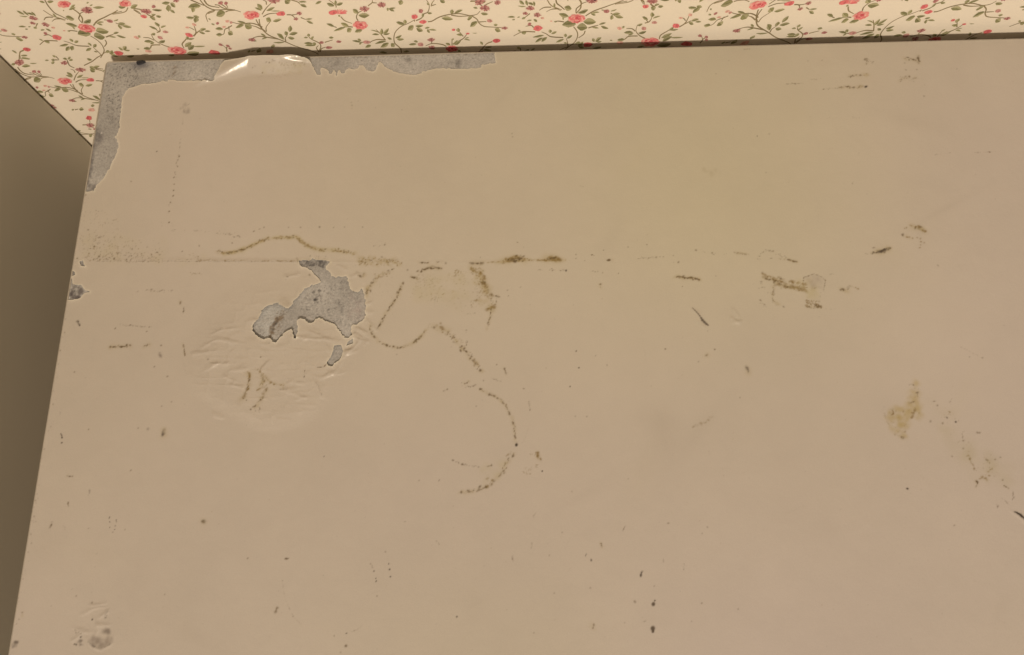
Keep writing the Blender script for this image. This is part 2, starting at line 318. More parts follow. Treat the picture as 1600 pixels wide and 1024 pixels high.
# ------------------------------------------------------------------ cabinet to the left
CX = -.1262
cab = tag(empty('cabinet', (CX-.45, -.36, 0)), 'plain beige cupboard side in shade left of the table', 'cabinet')
def cb(n, lo, hi, m=M_panel, bev=.001): return rel(box(n, lo, hi, m, None, bev), cab)
cb('side_panel', (CX-.018, -.74, 0), (CX, -.0035, 1.3)); cb('side_panel', (CX-.9, -.74, 0), (CX-.882, -.0035, 1.3))
cb('top_panel', (CX-.9, -.742, 1.3005), (CX, -.0035, 1.322)); cb('back_panel', (CX-.8815, -.02, .08), (CX-.0185, -.012, 1.299))
cb('plinth', (CX-.8815, -.72, 0), (CX-.0185, -.70, .079))
for a, b, hx in ((CX-.899, CX-.4515, CX-.49), (CX-.4485, CX-.001, CX-.41)):
    d = cb('door', (a, -.7605, .082), (b, -.7425, 1.297))
    h = box('handle', (hx-.006, -.785, .68), (hx+.006, -.7608, .80), M_dark, None, .003); h.parent = d; h.matrix_parent_inverse = d.matrix_world.inverted()

# ------------------------------------------------------------------ the table
TW, TD, TH = 1.30, .72, .028
tab = tag(empty('table', (TW/2, -GAP-TD/2, 0)), 'worn cream table top with stained film peeling off grey board', 'table')
Y0 = -GAP; Y1 = -GAP-TD; EB = .0018
CRN = .0045
def rrect(ins):
    r = CRN-ins; pts = []
    for cx, cy, a0 in ((TW-CRN, Y0-CRN, 0), (CRN, Y0-CRN, 90), (CRN, Y1+CRN, 180), (TW-CRN, Y1+CRN, 270)):
        pts += [(cx+r*math.cos(math.radians(a0+t)), cy+r*math.sin(math.radians(a0+t))) for t in range(0, 91, 10)]
    return pts
rings = [(0.0, T-TH), (0.0, T-.0008), (.0003, T-.0003), (.0008, T-.0001), (.0015, T-.0002), (EB-.0001, T-.0005), (EB-.0001, T-TH)]
ev = []; ef = []; nr_ = 40
for ins, z in rings: ev += [(x, y, z) for x, y in rrect(ins)]
for k in range(len(rings)):
    k2 = (k+1) % len(rings)
    for i in range(nr_): ef.append((k*nr_+i, k*nr_+(i+1) % nr_, k2*nr_+(i+1) % nr_, k2*nr_+i))
em = bpy.data.meshes.new('edge_band'); em.from_pydata(ev, [], ef); em.update()
eb = rel(link('edge_band', em, M_edge), tab)
for x0, x1, y0, y1 in ((.08, TW-.08, Y0-.055, Y0-.035), (.08, TW-.08, Y1+.035, Y1+.055), (.045, .065, Y1+.08, Y0-.08), (TW-.065, TW-.045, Y1+.08, Y0-.08)):
    rel(box('apron', (x0, y0, T-TH-.10), (x1, y1, T-TH-.0005), M_leg, None, .002), tab)
for x in (.03, TW-.08):
    for y in (Y1+.025, Y0-.075):
        rel(box('leg', (x, y, 0), (x+.05, y+.05, T-TH-.0005), M_leg, None, .003, .65), tab)

# ---- fields on a grid of the top
DX = .0008
def axis(a, b, fa, fb, step, coarse=.03):
    f = np.arange(fa, fb+step/2, step); l = np.linspace(a, fa, max(2, int(abs(fa-a)/coarse)+2))[:-1] if fa-a > 1e-6 else np.array([])
    r = np.linspace(f[-1], b, max(2, int(abs(b-f[-1])/coarse)+2))[1:] if b-f[-1] > 1e-6 else np.array([])
    return np.concatenate([l, f, r])
XA = EB-.0004; XB = TW-EB; YA = Y1+EB; YB = Y0-EB+.0004
xs = axis(XA, XB, XA, 1.016, DX); ys = axis(YA, YB, -.664, YB-.0008, DX); ys[-1] = YB
GX, GY = np.meshgrid(xs, ys)
NY, NX = GX.shape

# lifted corner of the film at the back edge: it curls up round an axis running obliquely
FA = top((334,120), .0036); FB = top((391,87.5), .0118); FC = top((430,87), .0118); FD = top((457,88.5), .0062); FE = top((476,94), .0012)
CREST = [(FA, FB, .0036, .0118)]
_c = smooth([FB, FC, FD, FE], 6); _h = smooth([(0, .0118), (1, .0118), (2, .0062), (3, .0)], 6)[:,1]
CREST += [(_c[i], _c[i+1], max(_h[i], 0), max(_h[i+1], 0)) for i in range(len(_c)-1)]
def flap_h(X, Y):
    X = np.asarray(X, float); Y = np.asarray(Y, float); out = np.zeros(np.broadcast(X, Y).shape)
    m = (X > .08) & (X < .27) & (Y > -.08)
    if not m.any(): return out
    x = X[m]; y = Y[m]; best = np.full(x.shape, 9.); h = np.zeros(x.shape)
    for k, (a, b, ha, hb) in enumerate(CREST):
        e = b-a; L2 = e@e; t = np.clip(((x-a[0])*e[0]+(y-a[1])*e[1])/L2, 0, 1); hc = ha+(hb-ha)*t
        dx = x-a[0]-t*e[0]; dy = y-a[1]-t*e[1]; d = np.hypot(dx, dy); side = e[0]*dy-e[1]*dx     # >0: towards the wall
        wf = 1.50*hc+.0008 if k == 0 else .0155
        front = hc*np.clip(1-d/wf, 0, 1)**(2 if k == 0 else 1.12)
        if k == 0: front = front*sstep(-.012, .0, (x-a[0])*e[0]/L2**.5+(y-a[1])*e[1]/L2**.5)
        back = hc*np.clip(1-d/(6*hc+.004), 0, 1)
        h = np.maximum(h, np.where(side > 0, back, front))
    out[m] = h; return out
def surf(p, n=6):
    """photo positions -> points on the film, allowing for its lift at the flap"""
    p = np.asarray(p, float); q = top(p)
    for _ in range(n): q = .5*q+.5*top(p, flap_h(q[...,0], q[...,1]))
    return q

def seg_dist(PX, PY, A, B):
    ax, ay = A; bx, by = B; dx, dy = bx-ax, by-ay; L = dx*dx+dy*dy+1e-18
    t = np.clip(((PX-ax)*dx+(PY-ay)*dy)/L, 0, 1); qx = ax+t*dx; qy = ay+t*dy
    return (PX-qx)**2+(PY-qy)**2, qx, qy
def rough_poly(P, amp, step=.0012, seed=0):
    r = np.random.default_rng(seed); out = []; n = len(P)
    for i in range(n):
        a, b = P[i], P[(i+1) % n]; L = np.hypot(*(b-a)); k = max(1, int(L/step)); nn = np.array((-(b-a)[1], (b-a)[0]))/(L+1e-9)
        for j in range(k):
            t = j/k; off_ = 0 if j == 0 else r.normal(0, amp)+amp*1.6*math.sin(j*.55+i*2.1)*math.sin(j*.21+i)
            out.append(a+(b-a)*t+nn*off_)
    return np.array(out)
HOLES = []
corner_bay = [(110,300),(147,299),(150,290),(160,281),(172,263),(180,247),(185,232),(185,223),(179,214),(185,207),(187,197),(188,185),(190,165),(191,154),(195,144),(200,139),(214,135),(225,132),(240,130),(250,129),(255,126),(260,128),(265,124.5),(277,127),(300,126),(322,126),(332,127),(335,121),(341,110),(346,101),(350,96)]
HOLES.append((np.vstack([surf(corner_bay), [[top((350,96))[0], 0.0], [-.02, 0.0], [-.02, top((110,300))[1]]]]), .00038))
back_bay = [(484,96),(489,104),(494,112.5),(496,117.5),(501,117.5),(502,106),(509,108),(514,112),(516,116),(519,114),(522,109),(524,112.5),(525,119),(527,118),(528,111),(530,108),(534,115),(539,114),(541,109),(545,107),(551,108.5),(559,107.5),(562.5,102),(566,102.5),(571,107),(576,111),(585,111.5),(589,105),(592.5,97.5),(595.6,98),(600,103),(610,109),(622.5,114),(635,117),(649,117.5),(659,115),(661,111.5),(670,110),(682.5,107),(695,107.5),(715,108),(732.5,107.5),(751,106),(752,99.5),(757.5,101.5),(764,100),(766,98),(769,100),(773.5,99),(773.5,80)]
q = surf(back_bay); HOLES.append((np.vstack([q, [[q[-1,0], 0.0], [q[0,0], 0.0]]]), .00036))
q0 = np.array([top((350,96), .0036), top((383,91.5), .0085), FB+[0,.0004], FC+[0,.0004], FD+[0,.0004], FE, q[0]]); HOLES.append((np.vstack([q0, [[q0[-1,0], 0.0], [q0[0,0], 0.0]]]), .00008))
MH = Z(380, 380, 4.655, [(405,135),(440,125),(520,118),(600,128),(640,140),(590,160),(600,185),(625,212),(660,245),(755,245),(770,300),(780,350),(840,355),(868,330),(885,380),(890,450),(885,550),(840,580),(790,600),(785,650),(798,675),(750,690),(720,670),(700,630),(660,590),(610,570),(570,555),(525,550),(520,575),(498,590),(470,575),(455,560),(400,560),(395,600),(402,650),(385,700),(370,690),(360,630),(330,640),(295,660),(270,690),(250,722),(215,715),(185,695),(150,705),(110,680),(75,645),(75,600),(120,540),(140,490),(190,455),(240,440),(290,462),(322,478),(350,465),(365,430),(400,400),(440,350),(490,315),(530,300),(562,290),(558,265),(530,235),(500,200),(470,180),(430,175),(410,155)])
HOLES.append((top(MH), .00050))
HOLES.append((top(Z(380, 380, 4.655, [(665,745),(715,745),(730,790),(720,820),(700,855),(665,875),(650,900),(620,895),(610,870),(640,830),(655,790)])), .00015))
HOLES.append((top(Z(380, 380, 4.655, [(800,695),(800,730),(750,750),(765,715)])), .0001))
HOLES.append((np.vstack([top(Z(80, 240, 3.2, [(60,735),(110,733),(140,725),(165,700),(195,692),(165,680),(150,657),(110,655),(102,625),(60,620)]))]), .0002))
HOLES.append((top(Z(80, 240, 3.2, [(142,540),(160,535),(165,555),(172,565),(150,562)])), .0001))
HOLES.append((top(Z(80, 240, 3.2, [(60,588),(112,588),(122,605),(110,612),(60,610)])), .0001))

SD = np.full(GX.shape, 1.0); SX = GX.copy(); SY = GY.copy()
for k, (P, amp) in enumerate(HOLES):
    Q = rough_poly(P, amp, seed=k)
    pad = .008; lo = Q.min(0)-pad; hi = Q.max(0)+pad
    i0, i1 = np.searchsorted(xs, [lo[0], hi[0]]); j0, j1 = np.searchsorted(ys, [lo[1], hi[1]])
    X = GX[j0:j1, i0:i1]; Y = GY[j0:j1, i0:i1]; D = np.full(X.shape, 1.0); QX = X.copy(); QY = Y.copy(); ins = np.zeros(X.shape, bool)
    n = len(Q)
    for i in range(n):
        a, b = Q[i], Q[(i+1) % n]
        if a[1] != b[1]:
            c = ((a[1] > Y) != (b[1] > Y)) & (X < (b[0]-a[0])*(Y-a[1])/(b[1]-a[1])+a[0]); ins ^= c
        # distance only near the segment
        l2 = np.minimum(a, b)-pad; h2 = np.maximum(a, b)+pad
        p0, p1 = np.searchsorted(xs[i0:i1], [l2[0], h2[0]]); r0, r1 = np.searchsorted(ys[j0:j1], [l2[1], h2[1]])
        if p1 <= p0 or r1 <= r0: continue
        d2, qx, qy = seg_dist(X[r0:r1, p0:p1], Y[r0:r1, p0:p1], a, b); m = d2 < D[r0:r1, p0:p1]
        D[r0:r1, p0:p1][m] = d2[m]; QX[r0:r1, p0:p1][m] = qx[m]; QY[r0:r1, p0:p1][m] = qy[m]
    sd = np.sqrt(D)*np.where(ins, -1, 1)
    sub = SD[j0:j1, i0:i1]; m = sd < sub
    sub[m] = sd[m]; SX[j0:j1, i0:i1][m] = QX[m]; SY[j0:j1, i0:i1][m] = QY[m]

# ---- relief of the film
H = flap_h(GX, GY)
jw = np.searchsorted(ys, -.075); iw0, iw1 = np.searchsorted(xs, [.07, .28])
for _ in range(4):                                 # film bends in curves, not facets
    Wn = np.pad(H[jw:, iw0:iw1], 1, mode='edge'); H[jw:, iw0:iw1] = (Wn[:-2,1:-1]+Wn[2:,1:-1]+Wn[1:-1,:-2]+Wn[1:-1,2:]+2*Wn[1:-1,1:-1]+.5*(Wn[:-2,:-2]+Wn[2:,2:]+Wn[:-2,2:]+Wn[2:,:-2]))/8
def ridge(pts, hgt, wd, skew=0.0, wig=1.0):
    P = smooth(top(np.array(pts, float)), 5); lo = P.min(0)-.012; hi = P.max(0)+.012
    i0, i1 = np.searchsorted(xs, [lo[0], hi[0]]); j0, j1 = np.searchsorted(ys, [lo[1], hi[1]])
    if i1 <= i0 or j1 <= j0: return
    X = GX[j0:j1, i0:i1]; Y = GY[j0:j1, i0:i1]; D = np.full(X.shape, 1.0); TT = np.zeros(X.shape); SG = np.zeros(X.shape)
    n = len(P)-1
    for i in range(n):
        d2, qx, qy = seg_dist(X, Y, P[i], P[i+1]); m = d2 < D; D[m] = d2[m]
        e = P[i+1]-P[i]; s = np.sign(e[0]*(Y-P[i][1])-e[1]*(X-P[i][0])); SG[m] = s[m]; TT[m] = (i+.5)/n
    d = np.abs(np.sqrt(D)+1.5*mm*(vnoise(X, Y, .0055, 77)-.5)*min(1, wd/.0013)*wig); ww = wd*(.85+.5*vnoise(X, Y, .004, 78))*np.where(SG > 0, 1+skew, 1-skew)
    env = np.sin(np.pi*np.clip(.12+.76*TT, 0, 1))
    H[j0:j1, i0:i1] += hgt*env*np.exp(-(d/ww)**2)
mm = .001
# raised, crumpled blister round the big bare patch
c = top((428, 540)); rr = .088
ang = np.arctan2(GY-c[1], GX-c[0]); rad = np.hypot(GX-c[0], (GY-c[1])*1.03)+(.004*np.sin(3*ang+1)+.003*np.sin(5*ang))
yl = top((300, 409))[1]
dn = sstep(.15, .85, -np.sin(ang)-.25*np.cos(ang))           # the rim is crisp only at the near side
bl = (1-sstep(rr*(.45+.39*dn), rr*1.04, rad))*(1-sstep(yl-.006, yl, GY))
cr = vnoise(GX+.004*vnoise(GX, GY, .02, 5), GY, .016, 1); cr2 = vnoise(GX*.6+GY*.3, GY*1.3, .009, 2); cr3 = vnoise(GX, GY*1.5, .0042, 3)
rg = 1-np.abs(2*cr-1); rg2 = 1-np.abs(2*cr2-1)
low = sstep(top((430,470))[1]+.03, top((430,520))[1], GY)
cr4 = vnoise(GX*1.2-GY*.5, GX*.4+GY*1.4, .0062, 4); rg4 = 1-np.abs(2*cr4-1)
rgt = sstep(top((430,540))[0], top((520,540))[0], GX)*(1-low*0)
H += bl*(1.6*mm+.38*mm*rg**3+.36*mm*rg2**4*(.25+.75*low)+.30*mm*rg4**5*(.4+.6*rgt)*(.25+.75*low)+.09*mm*cr3)
W1 = Z(260, 500, 4.653, [(0,0)])
wr = [[(265,205),(370,150),(470,165),(560,180)],[(330,110),(430,75),(560,70)],[(290,375),(340,345),(410,310)],[(340,330),(440,325)],[(500,375),(560,365),(640,345)],[(950,130),(1030,145),(1120,150)],[(1000,70),(1100,110),(1180,150),(1290,155)],
 [(1130,150),(1165,200),(1190,240)],[(820,520),(900,510),(990,500)],[(840,515),(930,540),(1010,575)],[(900,455),(960,465),(1020,470)],[(1030,400),(1130,420),(1200,395)],[(1100,440),(1190,410),(1270,340)],[(1085,455),(1110,500),(1135,560)],
 [(1300,240),(1350,220)],[(1290,280),(1400,170)],[(1370,100),(1420,130)],[(1380,60),(1450,95)],[(740,310),(700,360)],[(950,590),(1015,570)],[(1265,330),(1282,300)],[(700,180),(800,210),(880,190)],[(200,250),(300,240)],[(480,480),(560,500)],[(350,695),(405,715)],[(430,420),(500,450)],[(1400,150),(1440,180)],[(1225,400),(1290,390)]]
for i, p in enumerate(wr): ridge(Z(260, 500, 4.653, p), random.uniform(.5, .9)*mm, random.uniform(1.3, 2.1)*mm, random.uniform(.0, .6))
wr2 = [[(735,440),(765,428)],[(745,520),(790,565)],[(700,560),(745,592)],[(660,590),(745,625)],[(640,690),(690,672)],[(670,298),(705,288),(722,325)],[(345,300),(400,290)],[(400,602),(490,612),(560,612)],[(740,475),(770,478)],[(600,240),(640,262)]]
for p in wr2: ridge(Z(340, 340, 3.2, p), random.uniform(.6, .95)*mm, random.uniform(1.3, 1.9)*mm, .35)
ridge([(160,407),(300,407.5),(400,408),(500,410),(560,411)], .50*mm, 1.5*mm, .4, .15)
ridge([(560,411),(640,410),(770,411),(880,408)], .10*mm, 1.4*mm, .3)
# cracked spots elsewhere
for p in ([(1078,482),(1090,492),(1098,502)],[(1090,503),(1100,512)],[(1145,485),(1152,495)],[(1142,498),(1155,506)],[(1146,505),(1158,503)]): ridge(p, .55*mm, 1.6*mm, .3)
ridge([(1580,800),(1598,812),(1612,824)], .6*mm, 1.6*mm, .3)
for p in [[(480,850),(545,870),(600,880)],[(540,760),(620,720),(700,710)],[(610,790),(640,850),(620,900)],[(575,910),(600,960),(660,985),(720,960),(740,905)],[(660,775),(705,740)],[(480,930),(520,900)],[(600,700),(690,690)],[(640,830),(720,830)]]:
    ridge(Z(0, 780, 4.197, p), .55*mm, 1.5*mm, .3)
# torn edges stand up a little
lift = (.15+1.1*vnoise(GX, GY, .012, 8)**2)*mm*np.exp(-np.clip(SD, 0, 1)/.0026)
bub = np.hypot(GX-c[0], GY-c[1]) < .12
H += np.where(bub, lift*.65, lift*.5)*(SD < .02)
H += .10*mm*vnoise(GX, GY, .05, 21)
H *= sstep(0, .004, GX-EB+.001)*.999+.001

# ---- stains and wear on the film, with a painted colour cast and flake shadow
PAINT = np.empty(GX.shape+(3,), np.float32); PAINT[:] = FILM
yel_cast = (.40*vnoise(GX, GY, .26, 31)+.50*np.exp(-((GX-.50)/.33)**2-((GY+.16)/.24)**2))[..., None]     # lens and lamp colour cast painted in: yellow centre, pinker edges
PAINT *= (1+(yel_cast-.38)*np.array([-.008, .042, -.21]))
BR = np.array([.112,.074,.032]); OL = np.array([.205,.138,.042]); OCH = np.array([.36,.285,.12]); YE = np.array([.465,.415,.25]); DK = np.array([.045,.033,.024]); GR = np.array(srgb(150,138,130))*.75
def dab(px, py, rx, ry, ang=0, a=.6, col=BR, hard=1.6):
    q = surf((px, py)); s = .00064
    R_ = max(rx, ry)*s*1.9+DX
    i0, i1 = np.searchsorted(xs, [q[0]-R_, q[0]+R_]); j0, j1 = np.searchsorted(ys, [q[1]-R_, q[1]+R_])
    if i1 <= i0 or j1 <= j0: return
    dx = GX[j0:j1, i0:i1]-q[0]; dy = -(GY[j0:j1, i0:i1]-q[1]); ca, sa = math.cos(ang), math.sin(ang)
    sx = max(rx*s, DX*.62); sy = max(ry*s, DX*.62)
    u = (dx*ca+dy*sa)/sx; v = (-dx*sa+dy*ca)/sy
    comp = min(1.0, (rx*s)/sx)*min(1.0, (ry*s)/sy)
    m = a*comp*np.exp(-((u*u+v*v)**hard)*.9)
    P = PAINT[j0:j1, i0:i1]; P += (np.asarray(col, np.float32)-P)*m[..., None].astype(np.float32)
U = random.uniform
def line(pts, wd=1.2, a=.6, gap=.35, jit=.8, col=BR, step=1.3, halo=True):
    """broken, speckled stroke"""
    P = smooth(pts, 6); seg = np.hypot(*np.diff(P, axis=0).T); L = np.concatenate([[0], np.cumsum(seg)]); n = max(2, int(L[-1]/step)); on = True
    fade = random.random()*10
    if wd >= 1.2 and a >= .5 and col is not DK and halo:
        for t in np.linspace(0, L[-1], max(2, int(L[-1]/3))):
            dab(np.interp(t, L, P[:,0])+random.gauss(0, jit), np.interp(t, L, P[:,1])+random.gauss(0, jit), wd*U(1.6, 3.2), wd*U(1.2, 2.4), U(0, 3), U(.05, .26), OCH, 1.1)
    for t in np.linspace(0, L[-1], n):
        k = math.sin(t*.33+fade)+math.sin(t*.13+fade*2)+U(-1, 1)
        if k*.5 < (gap*2-1)*.9+.02: continue
        x = np.interp(t, L, P[:,0]); y = np.interp(t, L, P[:,1])
        i = min(np.searchsorted(L, t), len(P)-1); d = P[i]-P[max(i-1, 0)]; an = math.atan2(d[1], d[0])+U(-.5, .5)
        g = random.choice([.5, .7, .9, 1.25])
        dab(x+random.gauss(0, jit*1.25), y+random.gauss(0, jit*1.25), wd*U(.6, 1.6)*g, wd*U(.5, 1.0)*g, an, min(1, a*U(.3, 1.4)), col)
def scatter(pts, n, r=(.6, 1.8), a=(.25, .7), col=BR):
    P = np.array(pts, float); lo, hi = P.min(0), P.max(0); k = 0; tries = 0
    while k < n and tries < n*30:
        tries += 1; x, y = U(lo[0], hi[0]), U(lo[1], hi[1]); ins = False
        for i in range(len(P)):
            ax, ay = P[i]; bx, by = P[(i+1) % len(P)]
            if (ay > y) != (by > y) and x < (bx-ax)*(y-ay)/(by-ay)+ax: ins = not ins
        if not ins: continue
        k += 1; dab(x, y, U(*r), U(*r)*.7, U(0, 3.1), U(*a), col)
def wash(pts, a, col=YE, r=7, n=60):
    scatter(pts, n, (r*.7, r*1.5), (a*.3, a), col)
def dots(lst, r=1.3, a=.65, col=BR):
    for p in lst: dab(p[0], p[1], (p[2] if len(p) > 2 else r)*U(.8, 1.3), (p[2] if len(p) > 2 else r)*U(.6, 1), U(0, 3.1), a*U(.75, 1.15), col)

# blister region and seam
z7 = lambda *p: Z(340, 340, 3.2, p); z8 = lambda *p: Z(560, 360, 3.4133, p); z6 = lambda *p: Z(80, 240, 3.2, p); zb = lambda *p: Z(260, 500, 4.653, p)
arc = z7((20,180),(100,170),(170,140),(240,110),(330,100),(400,100),(430,130),(490,158),(580,165),(690,180))
line(arc, 4, .16, .1, 1, YE); line(arc, 1.4, .62, .30, 1.0, OL); line(arc, 1.1, .55, .55, .9)
line(arc[5:8], 1.8, .5, .2, 1.0, OL)
dots(z7((355,50),(415,50),(580,50),(635,48),(725,48),(180,70),(210,58),(232,50),(100,92),(40,85),(60,80)), 1.3, .55); dots(z7((510,48)), 2.2, .75)
line(z7((0,85),(60,82),(110,95)), 1, .4, .5); line(z7((780,145),(840,138)), .8, .4, .5)
line([(310,407),(400,408),(470,408.5),(512,410)], 1.0, .50, .12, .3, OL, 1.0); line([(132,406),(230,407),(310,407)], .9, .35, .5, .6); line([(560,410),(600,409)], .9, .4, .5)
scatter(z6((200,255),(350,330),(360,400),(250,420),(180,330)), 26, (.6, 1.3), (.2, .5)); scatter(z6((150,410),(330,400),(560,480),(550,545),(170,540)), 95, (.6, 1.6), (.2, .6))
scatter(z6((220,490),(540,500),(540,545),(200,545)), 45, (.7, 1.9), (.3, .75)); wash(z6((160,380),(560,430),(560,545),(160,540)), .07, YE, 9, 50)
dots(z6((405,478),(590,345),(215,465),(240,420),(185,382),(530,495),(400,140),(240,515),(315,525)), 1.7, .65)
line([(286,185),(281,228),(279,240)], .9, .35, .5, .5); line(z6((640,5),(622,70),(620,115)), 1.0, .5, .35, .6); dots(z6((614,120),(615,154),(612,185),(610,212),(596,245),(590,290),(588,345),(640,15),(632,65)), 1.35, .75); line(z6((595,240),(585,300),(550,360)), .9, .35, .5, 1.2)
line(z6((600,385),(700,385),(830,395),(900,405),(940,388)), .9, .40, .55, .8); line(z6((700,505),(750,535),(800,520),(840,485)), 1.1, .42, .45, 1.6, OL); line(z6((830,490),(900,495),(960,480),(1024,455)), 1.4, .65, .2, .9)
dots(z6((740,462),(915,418),(905,448),(1015,388),(655,490)), 1.5, .5)
scatter(z8((0,150),(60,140),(230,165),(235,190),(150,190),(0,185)), 70, (.7, 1.9), (.3, .7), OL); line(z8((0,165),(100,160),(200,168)), 1.3, .5, .3, 2)
line(z8((180,215),(110,245),(60,300),(42,350),(36,410)), 1.4, .55, .35, 1.3); scatter(z8((80,225),(180,215),(160,250),(90,265)), 22, (.7, 1.5), (.3, .6), OL); line(z8((60,290),(40,345)), 1.8, .6, .2, .8)
line(z8((240,280),(215,330),(190,380),(140,455),(108,525)), 1.4, .68, .28, .8); line(z8((185,400),(180,425),(186,455)), .9, .35, .4); dots(z8((238,282),(208,330),(142,455)), 1.9, .7)
line(z8((62,512),(80,565),(140,610),(220,626),(280,606),(330,570),(372,518)), 1.3, .62, .35, .7); line(z8((372,518),(400,430),(412,350)), .8, .3, .4, .5); dots(z8((85,570),(150,614),(186,620),(225,626),(320,577)), 1.9, .75); line(z8((300,592),(338,566)), 1.6, .65, .1, .6)
line(z8((325,173),(375,174)), 1.2, .7, .1, .3); line(z8((335,222),(350,208),(400,200),(440,204)), 1.9, .75, .1, .6); line(z8((415,178),(438,170)), 1.2, .6, .2); dots(z8((262,212),(316,218),(466,176)), 2, .6); line(z8((285,250),(312,256)), 1.9, .7, .1, .5)
scatter(z8((500,205),(550,215),(545,245),(510,250)), 16, (.8, 1.8), (.35, .7), OL); scatter(z8((270,235),(420,225),(430,380),(290,350)), 46, (.7, 1.6), (.15, .5), OL); wash(z8((280,240),(640,240),(560,420),(300,370)), .10, YE, 9, 60)
line(z8((600,178),(640,176),(662,174)), 1.9, .7, .1, .5); line(z8((605,210),(640,215),(662,240),(665,280),(680,310),(692,345)), 2.1, .6, .2, 2.0, OL); line(z8((645,280),(680,290)), 2.5, .7, .1, 1.4); line(z8((660,270),(685,300),(690,345)), 1.5, .7, .2, .8); line(z8((700,345),(750,352)), 1.3, .65, .2, .6)
scatter(z8((600,195),(660,215),(650,250),(600,235)), 30, (.8, 2), (.25, .6), OL); dots(z8((752,355),(735,380),(730,395)), 1.5, .6); line(z8((695,345),(704,380),(700,400)), 1.0, .5, .3); line(z8((685,420),(720,415)), 2.2, .6, .1, 1.2, OL); line(z8((705,420),(705,460),(686,525)), 1.4, .65, .15, .6); line(z8((590,400),(630,370),(650,330)), 1.4, .4, .3, 2, OL); line(z8((560,448),(640,440),(700,430)), .8, .3, .5)
line(z8((690,172),(760,170),(900,160),(1000,160),(1024,158)), 1.2, .65, .2, .4, OL); line(z8((765,168),(800,155),(840,150),(890,158)), 2.6, .8, 0, 1.6, OL); line(z8((800,160),(885,150)), 2.4, .8, 0, 1.6); line(z8((835,140),(885,142)), 1.4, .6, .1, 1); 
line(z8((400,512),(440,525),(480,545)), 2.0, .5, .25, 2.2, OL); line(z8((480,545),(520,590),(560,635),(610,690),(640,735),(668,760)), 1.5, .62, .25, 1.6); line(z8((570,540),(576,575),(575,620)), 1.1, .5, .3, .8); dots(z8((545,642),(565,630),(404,518),(650,748)), 2, .75); line(z8((590,655),(630,720)), 1.6, .4, .2, 2.2, OL)
dots(z8((848,65),(865,303),(795,320),(800,350),(650,145),(738,717),(205,662),(140,78)), 1.3, .6); line(z8((775,735),(790,768)), 1.2, .7, 0, .3); line(z8((75,85),(110,80)), .8, .5, .2)
zc = lambda *p: Z(640, 560, 3.9375, p)
line(zc((320,150),(322,170)), 1.1, .65, .1, .4); line(zc((340,160),(362,143)), 1.2, .65, .1, .4); line(zc((350,176),(385,172),(412,163)), 1.1, .65, .1, .4)
line(zc((435,190),(490,222),(540,245),(580,280),(615,345),(640,400),(645,450),(652,510)), 1.3, .60, .35, .7); dots(zc((434,190),(490,223),(540,246),(616,345)), 1.9, .75); dab(640+657/3.9375, 560+533/3.9375, 2.2, 2.6, .3, .98, DK, 2.4)
line(zc((642,590),(600,640),(580,690),(540,735),(480,785),(400,815),(310,825)), 1.4, .62, .28, 1.0); line(zc((630,570),(590,615),(585,660)), 1.0, .4, .4, 1, OL); line(zc((540,735),(500,750),(470,790)), 1.8, .45, .2, 1.6, OL); dots(zc((318,824),(470,792),(432,790),(637,600)), 2, .7)
line(zc((245,610),(268,628),(325,652),(430,668),(510,660)), 1.0, .45, .35, .5); dots(zc((266,628),(324,652),(504,658)), 1.6, .65); wash(zc((440,660),(600,620),(580,700),(460,770)), .10, YE, 6, 24)
line(zc((785,572),(790,600),(800,625)), 1.9, .6, .15, 1.0, OL); scatter(zc((740,580),(800,570),(800,620),(740,605)), 9, (.7, 1.4), (.25, .55), OL); scatter(zc((695,670),(750,670),(745,720),(700,715)), 14, (.7, 1.6), (.2, .45), OL); scatter(zc((765,650),(795,650),(790,675),(765,672)), 6, (.7, 1.3), (.25, .5), OL); dab(640+816/3.9375, 560+695/3.9375, 1.1, 1.1, 0, .95, DK)
line(zc((730,430),(715,480),(695,520)), .6, .28, .1, .2); line(zc((585,60),(588,80),(598,98)), 1.1, .65, 0, .3); line(zc((735,265),(742,325)), 1.6, .4, .1, .6); line(zc((208,202),(232,190)), 1.1, .55, .1, .4); line(zc((505,122),(560,145)), 1.0, .4, .2, .6); dots(zc((535,40),(410,295),(705,188),(455,138),(180,755),(1042,58),(988,175)), 1.2, .5); line(zc((762,975),(772,955)), 1, .5, 0, .2)
# seam towards the right
zd = lambda *p: Z(840, 360, 4, p)
line(zd((0,190),(60,189),(175,188)), 1.2, .62, .15, .4, OL); line(zd((38,185),(75,172),(130,186)), 2.6, .8, 0, 1.0, OL); line(zd((55,178),(105,178)), 1.9, .7, 0, .8)
line(zd((440,187),(468,184)), 1.4, .8, 0, .3); line(zd((0,248),(60,248),(110,250),(180,252)), 1.0, .42, .4, .6); dots(zd((178,252)), 1.9, .9, DK); dots(zd((240,152),(240,176),(295,190),(565,105),(683,90),(1115,286),(905,352),(848,158),(505,270),(345,254),(360,260),(377,258),(407,266)), 1.1, .65); line(zd((330,152),(350,158)), .9, .7, 0, .3); line(zd((410,128),(432,122)), .9, .6, 0, .3)
line(zd((632,177),(700,172),(790,168)), .9, .5, .3, .5); dots(zd((743,169),(765,166),(880,200),(990,125),(1092,142)), 1.5, .55); line(zd((865,292),(900,292),(930,298),(975,298),(1015,311)), 1.6, .82, 0, .6); line(zd((870,290),(1010,308)), 1.2, .8, 0, .8)
